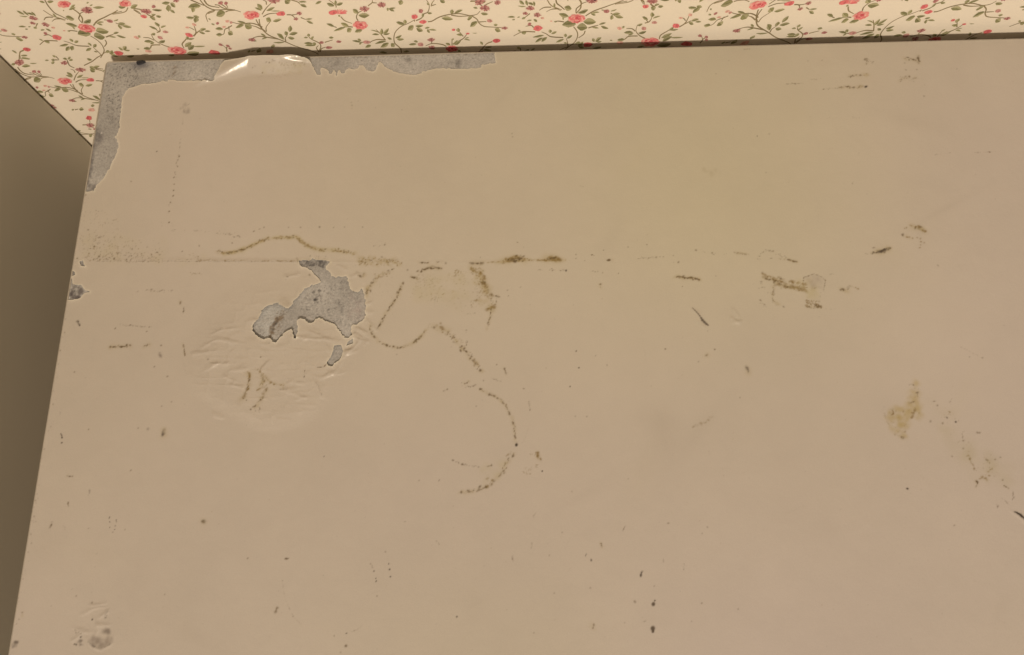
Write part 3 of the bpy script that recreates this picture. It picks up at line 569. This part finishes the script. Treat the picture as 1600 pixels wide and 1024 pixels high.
line(zd((1000,125),(1120,150),(1240,138),(1325,150)), .8, .35, .5, .8); line(zd((1238,142),(1300,148)), 1.2, .55, .1, .5); line(zd((1385,155),(1415,135),(1438,122)), 1.0, .5, .2, 1); line(zd((1440,125),(1500,148),(1560,178),(1600,192)), 1.0, .5, .25, .6); line(zd((1375,182),(1470,178)), .9, .4, .4, .6); line(zd((1510,178),(1600,190)), 1.0, .45, .3, 1, OL)
line(zd((392,338),(392,355)), 1.2, .8, 0, .2); dots(zd((242,755),(800,742),(1055,782),(1108,745)), 1.5, .55)
[dab(840+x/4, 360+y/4, r1, r2, .85, .9, DK*1.7, 2) for x, y, r1, r2 in ((972,490,2,.8),(983,501,2,.9),(994,513,2,1.0),(1004,524,2,1.1),(1013,536,2,1.2),(1022,549,2,1.7),(1030,562,2.6,2.4),(1042,574,2.6,2.2),(1054,585,2.6,2.0),(1064,592,2,1.2))]; line(zd((1060,615),(1062,630)), .9, .7, 0, .2)
ze = lambda *p: Z(1150, 330, 5, p)
for p in ([(205,492),(300,528),(400,578)],[(215,522),(330,545)],[(300,540),(330,570),(460,605),(552,628)],[(420,548),(480,560),(552,575)],[(310,575),(400,590),(550,600)],[(330,520),(360,535)],[(440,600),(550,622)]):
    line(ze(*p), 1.2, .62, .15, .8, random.choice([BR, OL])); line(ze(*p), 1.9, .28, .1, 1.3, OL)
scatter(ze((400,545),(552,560),(555,635),(420,600)), 40, (.8, 2), (.2, .55), OL); wash(ze((400,545),(640,540),(640,690),(420,610)), .16, YE, 5, 34)
line(ze((292,540),(290,640),(285,690),(310,718),(332,726)), 1.2, .5, .3, .8); line(ze((175,600),(220,600)), .9, .4, .2, .5); line(ze((190,560),(212,570)), 1.3, .4, .2, 1); line(ze((250,638),(300,650)), .9, .4, .2, .6); line(ze((185,695),(215,735),(255,742)), .9, .4, .3, .8); dots(ze((205,482),(190,695),(372,748)), 1.6, .5)
pent = ze((530,575),(528,520),(610,490),(660,510),(698,540),(690,590),(682,622))
for a, b in zip(pent[:-1], pent[1:]): line([a, b], .8, .62, .12, .25, BR, .9)
wash(ze((545,530),(610,500),(685,540),(675,600),(600,610)), .13, GR*1.35, 4, 40); line(ze((600,612),(632,592)), .9, .7, 0, .3); wash(ze((555,600),(640,610),(650,690),(560,690)), .14, YE, 4, 34)
scatter(ze((545,695),(660,700),(668,758),(540,748)), 70, (.8, 1.9), (.25, .65), OL); scatter(ze((610,730),(668,725),(668,758),(620,758)), 20, (.7, 1.6), (.4, .8)); line(ze((545,745),(600,752),(668,752)), 1.2, .6, .15, .6); line(ze((660,640),(668,700)), .9, .4, .4, .8); line(ze((610,655),(650,660)), .8, .4, .3)
line(ze((820,605),(850,620),(880,605)), 1.9, .5, .1, 1.2); line(ze((890,585),(930,598),(962,612)), 1.1, .5, .1, .4, OL); line(ze((740,492),(762,492)), 1, .6, 0, .3); line(ze((930,762),(1000,764)), .6, .25, .3); line(ze((340,370),(480,400)), 1.1, .45, .3, .8, OL); line(ze((410,375),(470,400)), 1.5, .5, .1, .6); line(ze((700,765),(765,768)), .9, .3, .4, .6)
sl = ze((1060,328),(1110,315),(1150,303),(1185,292),(1208,290)); line(sl, 1.3, .85, 0, .6, np.array(srgb(92,78,66))*.6, .9); line(ze((1110,322),(1165,305),(1200,298)), 2.4, .85, 0, .9, np.array(srgb(96,82,72))*.6, .9); dots(ze((1080,285),(1072,288),(1160,325)), 1.6, .45); line(ze((1010,335),(1060,330)), .8, .35, .2)
dots(ze((1305,182),(1300,190)), 2, .7); dots(ze((1332,130),(1318,135),(1340,205),(1356,203),(1380,213),(1415,208),(1440,216),(1445,240),(1442,265),(1436,286),(1470,248)), 1.5, .55, OL); line(ze((1380,118),(1430,130),(1480,165)), 2.2, .6, .1, 1.2, OL); line(ze((1400,130),(1440,135)), 1.6, .5, .1, .8); line(ze((1330,200),(1362,208)), 1.4, .5, .1, .6, OL); dots(ze((1578,425)), 1.8, .4)
zf = lambda *p: Z(1200, 0, 4, p)
line(zf((540,370),(560,378)), .8, .3, .2); line(zf((600,368),(625,380),(610,402)), 1.3, .55, .1, .8); line(zf((625,372),(668,388)), 1.2, .45, .1, 1); line(zf((500,478),(560,474),(625,468)), 1.5, .58, .15, .8); line(zf((268,498),(302,498)), 1.0, .4, .1, .4); line(zf((110,527),(170,524),(218,522)), .9, .5, .2, .4); dots(zf((125,527),(170,523)), 1.4, .55)
line(zf((300,560),(390,556),(450,550)), .8, .4, .25, .4); line(zf((440,550),(500,546),(560,550),(590,540)), 1.4, .55, .15, .9); dots(zf((612,543)), 2.4, .9, DK); line(zf((860,375),(890,370),(918,378)), 1.6, .55, .1, .8); line(zf((937,352),(940,370),(942,392)), 2.1, .7, 0, .7); dots(zf((908,373)), 1.7, .75); dots(zf((855,395),(862,438),(930,436),(975,602),(860,478),(885,480)), 1.6, .45)
line(zf((810,512),(830,498),(862,488),(885,480)), 1.3, .5, .15, 1.2); line(zf((893,502),(925,484)), 1.3, .5, .1, .6); scatter(zf((800,480),(945,470),(940,515),(805,515)), 12, (.7, 1.4), (.2, .45)); line(zf((1050,968),(1140,958)), .8, .3, .2, .3); line(zf((1290,955),(1390,952),(1420,945)), .8, .45, .2, .3); dots(zf((1385,952)), 1.6, .7); line(zf((350,738),(420,738)), .7, .25, .3); line(zf((530,736),(580,738)), .9, .3, .2); dots(zf((250,382),(338,378),(1180,432),(8,838)), 1.4, .35)
line(zf((-160,308),(-118,306)), 1.1, .4, .1, .5); dots(zf((-245,380),(-325,462)), 1.3, .3)
zg = lambda *p: Z(1300, 540, 3.4133, p)
bl_ = zg((275,345),(320,335),(395,325),(430,200),(450,170),(465,200),(470,260),(450,300),(482,320),(480,390),(430,400),(400,440),(385,490),(330,470),(290,400))
wash(bl_, .24, OCH*1.12, 5, 120); scatter(bl_, 26, (.7, 1.6), (.12, .35), OL); line(bl_[0:1]+bl_[-1:]+bl_[-2:-1]+bl_[-3:-2], .9, .25, .2, .5, OL)
line(zg((320,345),(328,360),(320,375)), 1.4, .6, .1, .5, OL); dots(zg((380,352),(435,362),(390,460),(425,385)), 1.8, .55, OL); line(zg((415,308),(440,298)), 1.4, .65, 0, .4); line(zg((450,250),(458,268)), 1.8, .65, .1, .7); line(zg((415,205),(445,215)), .9, .5, .1, .5); line(zg((460,230),(470,236)), 1.1, .6, 0, .3); line(zg((370,488),(375,498),(385,486)), 1.4, .7, 0, .4); line(zg((445,340),(425,385)), 1.6, .4, .2, 1, OL)
dots(zg((545,298),(562,320),(590,415),(700,508),(700,550),(525,405),(775,465),(787,466),(640,592),(735,605),(870,608),(898,597),(652,960)), 1.6, .55); dots(zg((613,385),(660,408),(402,764)), 1.7, .92, DK)
line(zg((634,285),(630,310)), 1.1, .65, 0, .4); scatter(zg((610,350),(640,350),(635,368),(612,370)), 7, (.8, 1.6), (.2, .4), OL); line(zg((690,465),(705,515)), 1.1, .4, .2, .6); line(zg((728,590),(745,630),(762,668)), 1.5, .42, .2, .9, OL); line(zg((820,605),(838,622)), 1.4, .65, 0, .4); line(zg((836,672),(855,650)), 1.6, .65, 0, .5, OL); dots(zg((838,695)), 2.0, .6, OL); line(zg((790,708),(805,700),(825,718)), 1.3, .5, .1, .6, OL); line(zg((768,722),(775,735),(770,750)), 1.3, .8, 0, .3)
dots(zg((910,718)), 1.4, .7); line(zg((920,750),(942,764)), 1.2, .75, 0, .3); line(zg((962,778),(968,800),(965,822)), 1.1, .65, .1, .4); line(zg((905,815),(930,835),(962,864)), .7, .5, 0, .2); line(zg((868,845),(885,850),(880,868)), 1.1, .5, .1, .6); line(zg((685,8),(730,30),(800,65)), .7, .32, .1, .3); dots(zg((733,62),(803,66)), 1.3, .5)
wash(zg((500,280),(660,360),(720,520),(980,620),(980,740),(760,720),(640,560)), .07, YE*.85, 9, 80); scatter(zg((520,290),(640,330),(720,480),(860,590),(900,720),(780,690),(660,520)), 40, (.6, 1.4), (.1, .35), OL)
line([(1587,800.5),(1594,804.5),(1602,811),(1614,820)], 1.9, .9, 0, .3, DK, .8)
# rusty residue between the loops and along the seam
scatter(z8((290,225),(640,215),(650,400),(560,440),(420,390),(300,360)), 120, (.5, 1.5), (.08, .42), OL); scatter(z8((290,225),(640,215),(560,440),(420,390)), 60, (1.2, 3.2), (.05, .2), OCH)
scatter(z8((60,250),(240,230),(200,380),(60,350)), 30, (.5, 1.2), (.08, .3), OL); wash(z8((590,190),(700,230),(720,450),(660,430)), .22, OCH, 4, 40); scatter(z8((600,190),(670,210),(700,340),(650,330)), 50, (.6, 1.8), (.2, .6), OL); scatter(z8((670,340),(750,340),(730,440),(680,440)), 24, (.6, 1.6), (.2, .55), OL)
scatter(z8((400,505),(490,530),(580,600),(570,650),(500,600)), 44, (.6, 1.6), (.12, .45), OL); wash(z8((0,140),(240,160),(230,200),(0,195)), .2, OCH, 4, 40)
scatter(z6((150,400),(560,440),(560,545),(150,545)), 90, (.5, 1.6), (.2, .65), OL); scatter(z6((140,300),(330,290),(340,540),(150,540)), 60, (.5, 1.5), (.15, .55), OL)
line([(150,408.5),(250,408.5),(330,409),(440,409.5),(512,411)], .7, .45, 0, .15, BR, .9, halo=False)
# inside the blister
line(zb((605,390),(608,430),(595,510),(560,578)), 1.8, .6, .1, .9, OL); line(zb((603,395),(600,480),(575,560)), 1.1, .55, .2, .6); line(zb((660,365),(690,385),(705,445),(685,495),(668,512)), 1.7, .5, .2, 1.4, OL); line(zb((695,395),(710,450),(690,470)), 1.3, .6, .2, .8); line(zb((725,415),(750,445),(785,470),(850,482),(852,498)), 1.2, .55, .15, .7, OL)
line(zb((735,490),(715,550),(680,600),(640,640)), 1.4, .58, .2, .9); line(zb((735,480),(700,560)), 2.2, .3, .1, 1.6, OL); line(zb((650,655),(660,680)), .9, .5, .2, .6); line(zb((688,635),(672,672)), .9, .5, .2, .6); dots(zb((588,588),(565,575),(618,655),(635,635),(690,275),(308,290)), 1.3, .7)
line(zb((128,190),(132,225),(136,265)), 1.0, .8, 0, .2); line(zb((1008,372),(1006,415)), .8, .85, 0, .2); line(zb((1088,452),(1112,490),(1130,545)), .9, .75, 0, .25); line(zb((1100,350),(1145,345),(1165,325)), .9, .8, 0, .25)
line(zb((830,510),(900,508)), .7, .35, .1, .2); dots(z7((350,298),(460,288),(715,292)), 1.7, .55); line(z7((705,290),(720,300),(735,285)), 1.4, .6, .1, .5); wash(z7((380,470),(330,380),(300,420),(370,520)), .08, OL, 7, 16)
line(z7((395,205),(415,232),(470,240)), 1.2, .5, .2, .5); line(z7((530,212),(570,228)), 1.3, .6, .1, .6)
for u in (462, 492, 505, 538): line(z7((u, 214), (u+2, 192)), .9, .55, .1, .3)
# left margin, lower left
line(z6((430,687),(490,685),(540,690),(605,685)), 1.2, .40, .3, .8); line(z6((345,858),(400,862),(500,866)), 1.2, .45, .3, .6); line(z6((290,968),(345,966),(398,960)), 1.6, .65, .15, .8); line(z6((465,965),(490,956)), 1.7, .65, .1, .5); dots(z6((550,960),(478,890),(130,525),(172,208),(45,985),(320,875),(490,868)), 1.5, .6); line(z6((645,740),(646,755)), 1.5, .55, 0, .4); line(z6((664,770),(660,800)), 1.1, .65, 0, .3); line(z6((660,955),(665,985),(668,1010)), 1.2, .75, 0, .3); line(z6((540,1000),(552,1018)), 2.2, .35, 0, .8, GR*.8); line(z6((132,838),(142,860)), 1.8, .85, 0, .4, DK); line(z6((700,600),(748,600)), 1.3, .4, .2, .7, OL); wash(z6((640,500),(800,500),(800,560),(640,560)), .06, YE, 6, 14)
wash([(280,165),(300,160),(298,175),(284,180)], .30, GR*.8, 3, 12); line([(286,172),(296,162)], 1.2, .4, .1, .6, GR*.6)
zh = lambda *p: Z(0, 560, 3.9375, p); zi = lambda *p: Z(0, 780, 4.197, p)
line(zh((375,465),(382,490)), 1.3, .75, 0, .4, DK); dots(zh((380,520),(382,490)), 1.6, .9, DK); line(zh((1008,445),(1000,480)), 2.2, .5, 0, .8, GR*.55); dots(zh((910,435)), 2.6, .4, GR*.6); dots(zh((850,430),(430,727),(950,52),(1030,112),(995,295),(545,438),(458,85),(1055,268),(805,690)), 1.4, .5); line(zh((415,725),(445,728)), 1.2, .6, 0, .3); line(zh((552,815),(545,845)), 1.7, .28, 0, .5, GR*.7); line(zh((420,885),(419,908)), 1, .6, 0, .2); line(zh((370,320),(370,345)), 1.7, .22, 0, .5, GR*.7); line(zh((195,1003),(230,1005)), 1.2, .35, .1, .5)
dots(zi((720,118),(720,150),(720,186),(762,138),(764,150),(756,176),(752,200),(716,125)), 1.0, .9, DK); line(zi((342,155),(332,188)), 1.6, .45, 0, .5); line(zi((415,175),(425,195)), 1.2, .25, 0, .4); dots(zi((580,193),(820,200),(1080,625),(740,218),(232,10),(500,636),(604,680)), 1.3, .5); wash(zi((1315,145),(1335,138),(1343,155),(1320,158)), .5, GR*.5, 2, 8); wash(zi((75,960),(100,935),(125,935),(115,965),(85,978)), .5, GR*.5, 2.4, 14); line(zi((146,742),(148,765)), 1.3, .5, 0, .4)
wash(zi((580,905),(640,900),(660,915),(735,905),(735,945),(660,980),(600,960)), .22, GR*1.0, 3.5, 60); line(zi((580,935),(620,968),(658,980),(700,965),(735,940)), .9, .5, .1, .4, GR*.4); wash(zi((665,850),(725,835),(715,880),(680,880)), .28, GR*.8, 3, 16); line(zi((655,778),(690,770),(705,745)), 1.2, .4, .1, .7, GR*.5); line(zi((490,860),(530,884)), 1, .55, .1, .5); dots(zi((530,905),(606,790),(488,952),(500,955)), 1.3, .85, DK); wash(zi((515,930),(540,925),(540,955),(515,960)), .4, GR*.55, 2, 10); line(zi((500,880),(560,870)), .9, .35, .2, .6)  # chip stains and specks; the grey bent stroke is the flake's shadow, painted
# scattered specks, in the lower and right fields
zj = lambda *p: Z(380, 820, 2.286, p); zk = lambda *p: Z(800, 540, 3.636, p); zl = lambda *p: Z(800, 780, 3.636, p); zm = lambda *p: Z(300, 680, 3.636, p)
line(zj((141,190),(143,225),(150,265),(178,325),(210,358)), .6, .30, .2, .2); dots(zj((141,200),(178,328),(325,397),(348,456),(455,140),(508,97),(478,255),(16,120)), 1.2, .5); line(zj((148,121),(160,122)), 1.1, .7, 0, .3); line(zj((120,295),(117,313)), 1.6, .5, 0, .5); line(zj((458,145),(468,168)), .9, .6, .1, .3); dots(zj((475,202),(474,192),(467,166),(520,140),(523,160),(526,186),(369,388),(763,329)), 1.3, .85, DK); dots(zj((367,433)), 2.1, .8); line(zj((390,382),(413,372)), .8, .5, .1, .3); line(zj((415,370),(440,340)), .5, .2, .2, .2); line(zj((690,55),(703,73)), 1.0, .4, 0, .3)
dots(zk((365,32),(380,127),(330,233),(172,713)), 1.2, .85, DK); dots(zk((540,112),(870,20),(1060,92),(1295,296),(65,245),(340,830),(475,58),(360,402),(425,404),(1150,22),(660,757)), 1.3, .42); line(zk((1098,62),(1112,52)), 1.5, .55, 0, .4, GR*.45); line(zk((1336,125),(1342,158)), 2.0, .52, 0, .7, GR*.45); line(zk((1025,465),(1080,440),(1135,408)), 1.7, .25, .2, 1.2, OL); scatter(zk((1060,450),(1120,415),(1125,430),(1070,460)), 12, (.8, 1.8), (.12, .28), OL); line(zk((1118,605),(1122,622)), 1, .45, 0, .5)
line(zl((120,98),(130,82)), .9, .5, 0, .3); line(zl((640,155),(632,178)), 1.1, .5, 0, .4); dots(zl((888,137),(698,583)), 1.8, .55); dots(zl((1080,196),(1110,160),(285,190),(212,320),(752,695),(640,703),(1285,625),(1078,592),(1020,695),(125,760),(240,535),(808,495),(445,505)), 1.2, .42); line(zl((113,250),(110,278)), 1.2, .35, 0, .4); line(zl((505,250),(510,270)), 1.2, .7, 0, .3); line(zl((422,310),(417,332)), 1.1, .8, 0, .2, DK); dots(zl((450,347)), 1.6, .92, DK); line(zl((740,412),(733,432)), 1.6, .85, 0, .3, DK); line(zl((978,368),(977,402)), .9, .42, 0, .3); line(zl((860,340),(858,360)), .9, .35, 0, .3); line(zl((463,710),(458,730)), 1.7, .55, 0, .5); line(zl((0,325),(5,350)), 1.5, .45, 0, .4)
for x, y, rx, ry in ((803,597,2.6,3.0),(811,577,1.3,1.3),(800,735,3.2,3.6),(801,752,1.9,2.4)): dab(800+x/3.636, 780+y/3.636, rx, ry, .5, .92, np.array([.085,.062,.042]), 2.6)
dots(zm((750,122)), 1.2, .85, DK); line(zm((55,492),(75,490)), 2.2, .5, .0, .8, GR*.45); dots(zm((318,700),(1210,492),(1290,258)), 1.3, .4); line(zm((528,702),(546,703)), 1.1, .7, 0, .3); line(zm((1400,270),(1405,255)), 1.2, .4, 0, .3)
dots([(245,237),(1183,213)], 1.2, .85, DK); dots([(1197,270),(800,209),(801,214),(1332,287),(628,172),(550,165)], 1.4, .42); line([(549,160),(550,170)], .8, .4, 0, .3); wash([(1085,262),(1130,264),(1125,275),(1090,273)], .10, OL, 4, 12); line([(905,290),(912,292)], .9, .4, 0, .3)
# flap stains
zn = lambda *p: Z(300, 0, 8, p)
line(zn((750,850),(800,825),(850,810)), .9, .55, .2, .5); line(zn((925,785),(980,770),(1035,765)), 1.0, .55, .15, .7); line(zn((1035,770),(1035,810)), .8, .4, .2, .5); scatter(zn((1060,780),(1300,780),(1420,780),(1400,835),(1200,830),(1080,810)), 40, (.6, 1.3), (.2, .5), OL); scatter(zn((960,830),(1400,850),(1380,930),(980,900)), 30, (.5, 1.2), (.12, .35), OL); dots(zn((882,912)), 1.2, .8); scatter(zn((820,930),(1200,930),(1180,990),(830,980)), 18, (.5, 1.1), (.15, .4), OL); wash(zn((850,800),(1450,790),(1400,930),(900,930)), .13, YE, 4, 40)
# faint rubbing and hair scratches all over
for _ in range(330):
    x, y = U(20, 1600), U(100, 1020); dab(x, y, U(.5, 1.2), U(.4, .9), U(0, 3), U(.08, .34), random.choice([BR, OL, GR*.6]))
for _ in range(90):
    x, y = U(60, 1580), U(110, 1010); a_ = U(-.5, .5)+random.choice([0, 1.5]); L = U(6, 34); line([(x, y), (x+L*math.cos(a_), y+L*math.sin(a_))], .5, U(.05, .16), .2, .3, random.choice([BR, GR*.7]))
for _ in range(70): dab(U(60, 1580), U(110, 1010), U(12, 60), U(5, 24), U(0, 3), U(.015, .055), random.choice([YE, GR, BR, FILM*1.1]), .9)
for y in np.arange(310, 1010, 7): # grime along the left rim
    if random.random() < .4: dab(12+(1024-y)*.1648+U(2, 9), y, U(.6, 1.5), U(.6, 1.6), U(0, 3), U(.1, .4))
# the fresh torn rim of the film is paler
rimc = np.exp(-np.clip(SD, 0, 1)/.0009)[..., None]*(SD[..., None] < .01)
PAINT += (np.array([.76,.72,.61])-PAINT)*(rimc*.8).astype(np.float32)

# ---- film mesh: grid with the bare patches cut out along their torn outlines
snap = np.abs(SD) < DX*.55
PX = np.where(snap, SX, GX); PY = np.where(snap, SY, GY); SDs = np.where(snap, 0, SD)
PY = np.minimum(PY, YB); PX = np.maximum(PX, XA)
idx = np.arange(NX*NY).reshape(NY, NX)
a, b, c_, d = idx[:-1,:-1], idx[:-1,1:], idx[1:,1:], idx[1:,:-1]
sq = np.stack([SDs[:-1,:-1], SDs[:-1,1:], SDs[1:,1:], SDs[1:,:-1]], -1)
full = (sq > 0).all(-1); part = (~full) & (sq.max(-1) > 0)
quads = np.stack([a[full], b[full], c_[full], d[full]], 1)
pq = np.stack([a[part], b[part], c_[part], d[part]], 1); fs = SDs.ravel()
tris = []
for tri in ((0,1,2), (0,2,3)):
    t = pq[:, tri]; s = fs[t]; tris.append(t[(s.min(1) >= 0) & (s.max(1) > 0)])
tris = np.concatenate(tris)
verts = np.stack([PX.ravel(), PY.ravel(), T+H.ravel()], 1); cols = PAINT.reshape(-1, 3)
# vertical rim faces along the tears
near = quads[(fs[quads] == 0).any(1)]
ed = np.concatenate([near[:,[0,1]], near[:,[1,2]], near[:,[2,3]], near[:,[3,0]], tris[:,[0,1]], tris[:,[1,2]], tris[:,[2,0]]])
ed = ed[(fs[ed] == 0).all(1)]
key = np.sort(ed, 1); k1 = key[:,0].astype(np.int64)*(NX*NY)+key[:,1]; uq, inv, cnt = np.unique(k1, return_inverse=True, return_counts=True)
be = ed[cnt[inv] == 1]; bv = np.unique(be); mp = np.full(NX*NY, -1); mp[bv] = np.arange(len(bv))
n0 = len(verts); topv = verts[bv]; botv = topv.copy(); botv[:,2] -= .00042
verts = np.concatenate([verts, topv, botv]); cols = np.concatenate([cols, np.tile([.72,.68,.58], (2*len(bv), 1))])
e0, e1 = mp[be[:,0]], mp[be[:,1]]; nb = len(bv)
rim = np.stack([n0+e1, n0+e0, n0+nb+e0, n0+nb+e1], 1)
used = np.zeros(len(verts), bool)
for P_ in (quads, tris, rim): used[P_.ravel()] = True
remap = np.cumsum(used)-1
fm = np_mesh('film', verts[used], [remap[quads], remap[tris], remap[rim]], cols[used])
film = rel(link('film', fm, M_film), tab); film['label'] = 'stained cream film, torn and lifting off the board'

# ---- the grey fibre board under it
bx_ = axis(EB+.0001, TW-EB-.0001, EB+.0001, .545, .001); by_ = axis(Y1+EB+.0001, YB-.0001, -.375, YB-.0012, .001); by_[-1] = YB-.0001
BX, BY = np.meshgrid(bx_, by_); xs_f, ys_f, GX_f, GY_f, PAINT_f = xs, ys, GX, GY, PAINT
BOARD = np.array([.425,.413,.398])
PAINT = np.empty(BX.shape+(3,), np.float32); PAINT[:] = BOARD
xs, ys, GX, GY = bx_, by_, BX, BY
surf_keep = surf
def surf(p, n=0): return top(p)
_line = line
def line(*a_, **k_): _line(*a_, **dict(k_, halo=False))
BD = np.array([.10,.095,.095]); BL = np.array([.47,.475,.47]); BB = np.array([.20,.15,.10])
n1 = vnoise(BX, BY, .03, 41)[..., None]; PAINT *= .86+.28*n1
scatter([(168,100),(215,100),(215,135),(195,140),(188,200),(165,190)], 170, (.7, 1.8), (.4, .95), BD); scatter([(165,98),(345,98),(330,124),(200,135)], 150, (.6, 1.6), (.25, .75), BD); scatter([(150,190),(185,190),(180,270),(145,280)], 90, (.5, 1.3), (.15, .5), BD)
for y in np.arange(196, 300, 2.5): dab(163-(y-110)*.155+U(-4, 5), y, U(2, 5), U(2, 5), U(0, 3), U(.25, .55), np.array([.085,.075,.085]))
dab(148, 293, 8, 6, 0, .6, np.array([.10,.085,.09])); dab(156, 215, 5, 12, 0, .5, np.array([.07,.06,.075])); dab(158, 208, 1.3, 2, 0, .9, np.array([.7,.68,.66]))
line([(264,124),(268,118),(273,112),(272,104)], 2.2, .35, 0, .8, BB*1.2); line([(262,119),(267,122),(272,119),(273,114)], 1.1, .5, 0, .3, BD)
for x in (388, 660, 716, 718): pass
dab(638, 93, 6, 5, 0, .40, BD); dab(716, 97, 5, 7, 0, .5, BD*.8); dab(716, 104, 4, 3, 0, .4, BD); dab(526, 98, 3, 5, 0, .35, BD)
scatter([(490,95),(770,88),(770,96),(640,110),(500,108)], 140, (.6, 1.5), (.2, .6), BD); line([(360,93.5),(560,89),(770,83.5)], 1.2, .55, 0, .4, BB*.8, 1.4); line([(172,97),(250,95.5),(350,92.5)], 1.0, .4, .1, .4, BB*.8, 1.4)
line([(480,97),(487,106),(493,115)], 2.5, .35, 0, 1, BD)
zq = lambda *p: Z(380, 380, 4.655, p)
wash(zq((85,600),(140,500),(230,450),(300,470),(260,560),(190,680),(110,670)), .6, BL, 4, 120); scatter(zq((85,600),(140,500),(230,450),(320,480),(300,640),(190,690),(110,670)), 90, (.5, 1.3), (.2, .6), BD); scatter(zq((85,600),(140,500),(230,450),(320,480),(300,640),(190,690),(110,670)), 50, (.5, 1.2), (.3, .7), BL*1.15)
line(zq((270,530),(225,590),(205,650),(190,680)), 3.4, .65, 0, 1.5, BB); line(zq((255,545),(205,640)), 2.2, .7, 0, 1.4, BD*.9); line(zq((310,480),(260,560),(240,640)), 1.5, .5, .2, 2, BB*1.2); scatter(zq((230,500),(310,480),(280,640),(215,690)), 60, (.6, 1.4), (.3, .7), BB)
dots(zq((555,345)), 2.6, .85, BD*.6); dots(zq((535,410),(520,412)), 3.0, .85, BD*.6); dots(zq((515,348),(540,430),(505,360),(490,410),(620,482),(555,380),(530,395)), 1.9, .7, BD); line(zq((470,380),(500,355),(525,345)), 1.5, .5, .2, 1, BD); scatter(zq((410,410),(520,310),(590,400),(560,440),(430,440)), 70, (.5, 1.4), (.2, .6), BD)
scatter(zq((400,440),(560,300),(760,260),(880,400),(870,560),(700,620),(560,540),(400,550)), 330, (.6, 1.5), (.15, .65), BD); scatter(zq((400,440),(560,300),(760,260),(880,400),(870,560),(700,620),(560,540),(400,550)), 160, (.5, 1.3), (.1, .4), BL)
scatter(zq((405,130),(620,128),(590,180),(500,180),(420,175)), 90, (.7, 2), (.3, .8), BD); line(zq((420,140),(500,150),(620,140)), 1.8, .6, .1, 1.5, BD); wash(zq((780,360),(885,370),(885,540),(760,560)), .25, np.array([.38,.33,.32]), 5, 30); line(zq((700,420),(715,500),(710,560)), 2.2, .35, .1, 1.5, BD)
for p in (zq((790,600),(885,555)), zq((700,640),(740,688),(795,680)), zq((80,650),(150,705),(215,718),(255,720)), zq((370,690),(388,700)), zq((620,895),(650,900))): line(p, 1.3, .6, 0, .5, BD)
wash(z6((90,735),(105,640),(165,680),(140,725)), .85, np.array([.13,.115,.115]), 3, 40); wash(z6((85,585),(120,590),(118,610),(85,610)), .8, BD*1.2, 2, 14); wash(z6((142,540),(165,540),(170,563),(150,560)), .6, BD*1.6, 2, 8); scatter(z6((90,735),(105,640),(130,655),(120,720)), 20, (.7, 1.6), (.4, .8), BD)
rc = CRN-EB
mc = (BX < CRN) & (BY > Y0-CRN); vx = BX-CRN; vy = BY-(Y0-CRN); dd = np.hypot(vx, vy); kk = np.where(mc & (dd > rc), rc/np.maximum(dd, 1e-9), 1)
BX = np.where(mc, CRN+vx*kk, BX); BY = np.where(mc, Y0-CRN+vy*kk, BY)
dab(220, 101, 15, 8, 0, .75, np.array([.10,.10,.13]), 1)
bq = np.arange(BX.size).reshape(BX.shape)
bv_ = np.stack([BX.ravel(), BY.ravel(), np.full(BX.size, T-.0006)+(.12*mm*vnoise(BX, BY, .003, 51)).ravel()], 1)
qd = np.stack([bq[:-1,:-1].ravel(), bq[:-1,1:].ravel(), bq[1:,1:].ravel(), bq[1:,:-1].ravel()], 1)
ring = np.concatenate([bq[0,:-1], bq[:-1,-1], bq[-1,:0:-1], bq[:0:-1,0]]); nr = len(ring); nv = len(bv_)
low_ = bv_[ring].copy(); low_[:,2] = T-TH+.001
bv_ = np.concatenate([bv_, low_]); r2 = np.roll(np.arange(nr), -1)
sk = np.stack([ring, nv+np.arange(nr), nv+r2, ring[r2]], 1)
bc = np.concatenate([PAINT.reshape(-1, 3), np.tile(BOARD, (nr, 1))])
bme = np_mesh('board', bv_, [qd, sk, np.array([nv+np.arange(nr)[::-1]])], bc, smooth=False)
brd = rel(link('board', bme, M_board), tab); brd['label'] = 'bare grey fibre board showing where the film is gone'

# black tarry blot sitting on the back edge
bm = bmesh.new(); cx_, cy_ = top((219.5, 97.5)); rings_ = []
for k, (fr, z) in enumerate(((1.0, -.0004), (.85, .0004), (.5, .0009))):
    rings_.append([bm.verts.new((cx_+.0054*fr*math.cos(a)*(1+.13*math.sin(3*a+1)), cy_+.0032*fr*math.sin(a)*(1+.16*math.sin(2*a+.5)), T+z)) for a in np.linspace(0, 2*math.pi, 18, endpoint=False)])
for r0, r1 in zip(rings_[:-1], rings_[1:]):
    for i in range(18): bm.faces.new((r0[i], r0[(i+1) % 18], r1[(i+1) % 18], r1[i]))
bm.faces.new(rings_[-1])
tm = bpy.data.meshes.new('tar_blot'); bm.to_mesh(tm); bm.free()
for p in tm.polygons: p.use_smooth = True
blot = rel(link('tar_blot', tm, mat('black_tar', (.016,.016,.022), .7, mott=[(500, .5, 2)])), tab); blot['label'] = 'small black blot on the back edge of the bare board'
